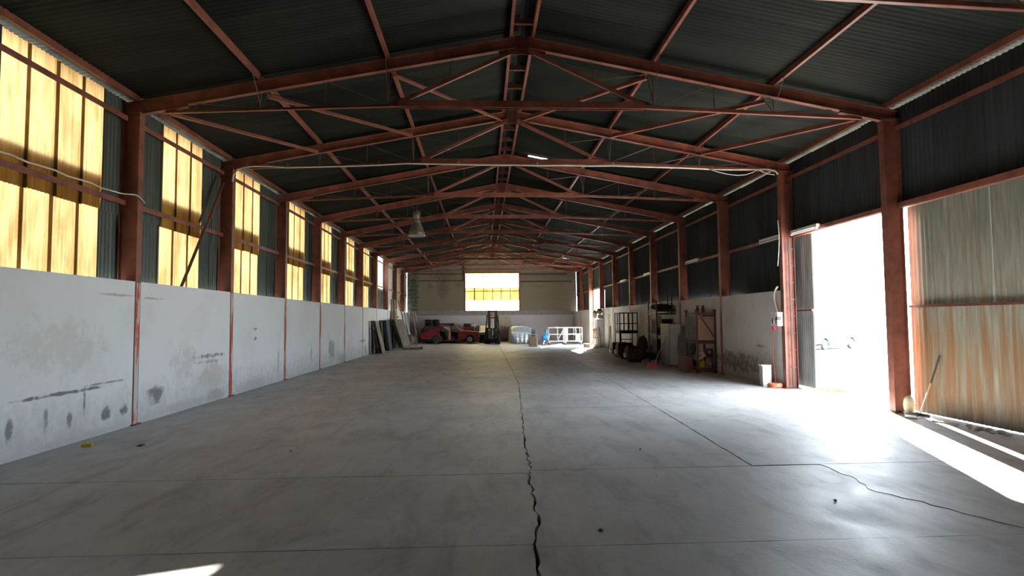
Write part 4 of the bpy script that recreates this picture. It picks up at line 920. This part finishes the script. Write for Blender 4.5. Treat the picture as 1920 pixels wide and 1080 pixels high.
FRM = lambda m2: [(0, .05, 0, 1, m2, 'frame_rail'), (.95, 1, 0, 1, m2, 'frame_rail'), (.05, .95, 0, .04, m2, 'frame_rail'), (.05, .95, .96, 1, m2, 'frame_rail')]
BT = [(0, 1, .2, .25, 'grey_wood', 'batten'), (0, 1, .75, .8, 'grey_wood', 'batten')]
lean('leaning_board', 30.15, 31.1, -5.70, -5.735, 1.70, .02, 'grey_metal', 'grey board standing nearly upright on the left wall, nearest of the leaning boards', 'board', BT)
lean('leaning_board', 30.55, 31.6, -5.52, -5.70, 1.70, .03, 'dark_wood', 'dark board leaning behind the pale one, close to the left wall', 'board', BT)
lean('leaning_board', 30.75, 31.7, -5.38, -5.66, 1.69, .03, 'dark_wood', 'dark board directly behind the pale front board at the left wall', 'board', BT)
lean('leaning_board', 30.9, 31.8, -5.22, -5.62, 1.68, .05, 'grey_wood', 'pale tan board at the front of the first leaning stack', 'board', BT)
lean('mattress', 33.0, 34.3, -5.62, -5.72, 1.72, .07, 'black_rubber', 'black padded panel leaning behind the grey mattress', 'mattress', FRM('black_rubber'))
lean('mattress', 33.7, 34.95, -5.44, -5.64, 1.70, .16, 'mattress_grey', 'dark grey mattress leaning between boards and corrugated sheets', 'mattress', FRM('mattress_grey'))
cs = EM('corrugated_sheet_stack', (0, 0, 0), label='stack of weathered corrugated cement sheets leaning on the left wall', cat='sheets')
for k in range(4):
    xb, xt, zt = -4.78-k*.05, -5.30-k*.04, 1.64; th = math.atan2(xb-xt, zt); L = math.hypot(xb-xt, zt)
    OB('sheet', corr(3.85, L, 'cement_sheet', .55, .10, 'wall', 8), parent=cs, loc=(xb, 35.0+.1*k, .12), rot=(0, -th, 0))
tall = EM('standing_planks_rest', (0, 0, 0))
bpy.data.objects.remove(tall)
lean('tall_plank', 36.9, 37.35, -5.60, -5.70, 3.02, .05, 'black_metal', 'tall black plank leaning on the left wall above the corrugated sheets', 'plank', BT)
lean('tall_plank', 37.7, 38.5, -5.58, -5.66, 3.03, .04, 'brown_panel', 'tall brown plank just right of the black one on the left wall', 'plank', BT)
lean('tall_plank', 39.2, 39.8, -5.60, -5.68, 2.5, .04, 'white_paint', 'pale plank right of the tall brown one on the left wall', 'plank', BT)
lean('tall_plank', 39.9, 40.0, -5.0, -5.70, 3.1, .05, 'grey_wood', 'thin brown pole-like lath leaning right of the pale plank', 'plank', [])
lean('door_panel', 42.2, 43.0, -5.15, -5.6, 2.28, .05, 'blue_grey', 'blue-grey door panel leaning in the far left corner', 'panel', FRM('white_paint'))
lean('door_panel', 43.9, 45.6, -4.85, -5.25, 2.32, .05, 'brown_panel', 'brown panel with a pale edge leaning left of the red coupe', 'panel', [(0, .06, 0, 1, 'white_paint', 'frame_rail'), (.94, 1, 0, 1, 'white_paint', 'frame_rail')])
bundle('sack', -5.1, 41.0, 0, .8, .7, .75, 'brown_panel', 'brown sack heap on the floor behind the corrugated sheets', 'sack', 31)
OB('lath', MB().bar((-4.50, 40.2, 0.01), (-4.66, 40.95, .8), .05, .04), 'grey_wood', label='thin pale lath propped on the brown sack heap', cat='lath')
pt = EM('pallet', (-4.75, 34.95, 0), .12, label='flat wooden pallet on the floor at the foot of the corrugated sheets', cat='pallet')
for i in range(6): OB('deck_slat', MB().box(-.02, 1.22, .02+i*.2, .13+i*.2, .09, .115), 'pale_wood' if i < 2 else 'grey_wood', pt)
for i in range(3): OB('stringer', MB().box(.02+i*.54, .12+i*.54, .02, 1.15, 0.022, .09), 'grey_wood', pt)
for i in range(3): OB('base_slat', MB().box(0, 1.2, .02+i*.5, .14+i*.5, 0, .022), 'grey_wood', pt)

# ------------------------------------------------------------------ by the rusty leaf
bundle('sack', 7.27, 9.88, 0, .17, .15, .33, 'beige_cloth', 'small pale sack slumped at the foot of the doorway column', 'sack', 41)
e = EM('dustpan', (7.18, 9.58, 0), .35, label='grey dustpan lying at the foot of the doorway column', cat='dustpan')
OB('pan', MB().box(-.17, .17, -.10, .1, .0, .012).box(-.17, .17, .085, .1, .0, .07).box(-.17, -.158, -.1, .1, 0, .055).box(.158, .17, -.1, .1, 0, .055), 'grey_metal', e); OB('grip', MB().tube([(0, .09, .05), (0, .22, .07)], .014, 7), 'grey_metal', e)
sk = EM('broom_stick', (0, 0, 0), label='two-tone wooden stick leaning on the rusty door leaf', cat='stick')
OB('shaft', MB().tube([(7.33, 9.73, .01), (7.47, 9.62, .56)], .012, 7), 'pale_wood', sk); OB('grip', MB().tube([(7.47, 9.62, .56), (7.575, 9.53, 1.03)], .015, 7), 'dark_wood', sk)
OB('plank', MB().bar((7.15, 9.2, .012), (7.3, 8.86, .012), .05, .022), 'pale_wood', label='short pale offcut on the floor beside the rubble at the rusty leaf', cat='plank')
rnd = random.Random(8)
def stone(x, y, r, mat, lab, cat='stone', name='stone', group=None):
    vs = []; fs = []; n = 7
    for j, (rr, h) in enumerate(((.75, 0), (1, .35), (.8, .75), (.3, 1))):
        for i in range(n):
            a = i*2*math.pi/n; q = rr*rnd.uniform(.7, 1.15); vs.append((math.cos(a)*q*r, math.sin(a)*q*r, h*r*.8))
    for j in range(3):
        for i in range(n): fs.append((j*n+i, j*n+(i+1) % n, (j+1)*n+(i+1) % n, (j+1)*n+i))
    fs += [tuple(range(n)), tuple(3*n+i for i in range(n))]
    return OB(name, MB().add(vs, fs), mat, loc=(x, y, 0), label=lab, cat=cat, group=group)
for i in range(9): stone(7.28+rnd.uniform(-.14, .16), 8.75-i*.09+rnd.uniform(-.05, .05), rnd.uniform(.03, .07), 'stone', 'grey rubble lump in the little heap before the rusty door leaf', 'rubble', 'rubble', 'rubble heap at the rusty leaf')
# floor bits
e = EM('foam_block', (-5.38, 8.41, 0), .3, label='small yellow foam block on the floor by the left wall', cat='block')
OB('block', MB().box(-.06, .06, -.035, .035, 0, .035), 'yellow_foam', e); OB('skin', MB().box(-.06, .06, -.035, .035, .035, .042), 'yellow_foam', e)
OB('scrap', MB().hexa([(-4.73, 8.38, 0), (-4.63, 8.36, 0), (-4.62, 8.43, 0), (-4.72, 8.45, 0), (-4.71, 8.39, .012), (-4.64, 8.37, .03), (-4.63, 8.42, .035), (-4.71, 8.44, .014)]), 'black_metal', label='bent dark scrap of metal right of the yellow foam block', cat='scrap')
for x, y, r, mt_, lab in ((.92, 4.74, .022, 'black_rubber', 'small dark pebble beside the central floor crack'), (3.72, 20.3, .06, 'white_paint', 'small white chip on the long floor joint'), (4.15, 4.25, .022, 'white_paint', 'white chip near the cross joint at the lower right'),
        (-3.9, 5.0, .02, 'black_rubber', 'dark crumb on the near left floor slab'), (-2.5, 7.9, .02, 'stone', 'grey pebble on the left floor slab beyond the cross joint'), (2.0, 7.6, .018, 'black_rubber', 'dark crumb on the middle floor slab'),
        (3.2, 5.35, .018, 'black_rubber', 'black pebble left of the cracked corner slab'), (2.95, 26.8, .09, 'white_paint', 'flattened white scrap far down the long floor joint')):
    stone(x, y, r, mt_, lab, 'debris', 'pebble')
# ------------------------------------------------------------------ outside the doorway
hatch('teal_car', (18.6, 31.5, -.02), .5, 'car_teal', 'teal car parked outside, seen through the bright doorway', 3.8, .8)
wd_ = MB()
for i in range(160):
    x = 7.62+rnd.random()*.55; y = 12.9+rnd.random()*.9; h = rnd.uniform(.05, .16); a = rnd.uniform(0, 6.28); dx, dy = math.cos(a)*.012, math.sin(a)*.012; lx, ly = rnd.uniform(-.05, .05), rnd.uniform(-.05, .05)
    wd_.add([(x-dx, y-dy, -.02), (x+dx, y+dy, -.02), (x+lx, y+ly, h)], [(0, 1, 2)])
OB('weeds', wd_, 'weed_green', kind='stuff', label='green weeds sprouting at the foot of the slid-open door leaf', cat='weeds')
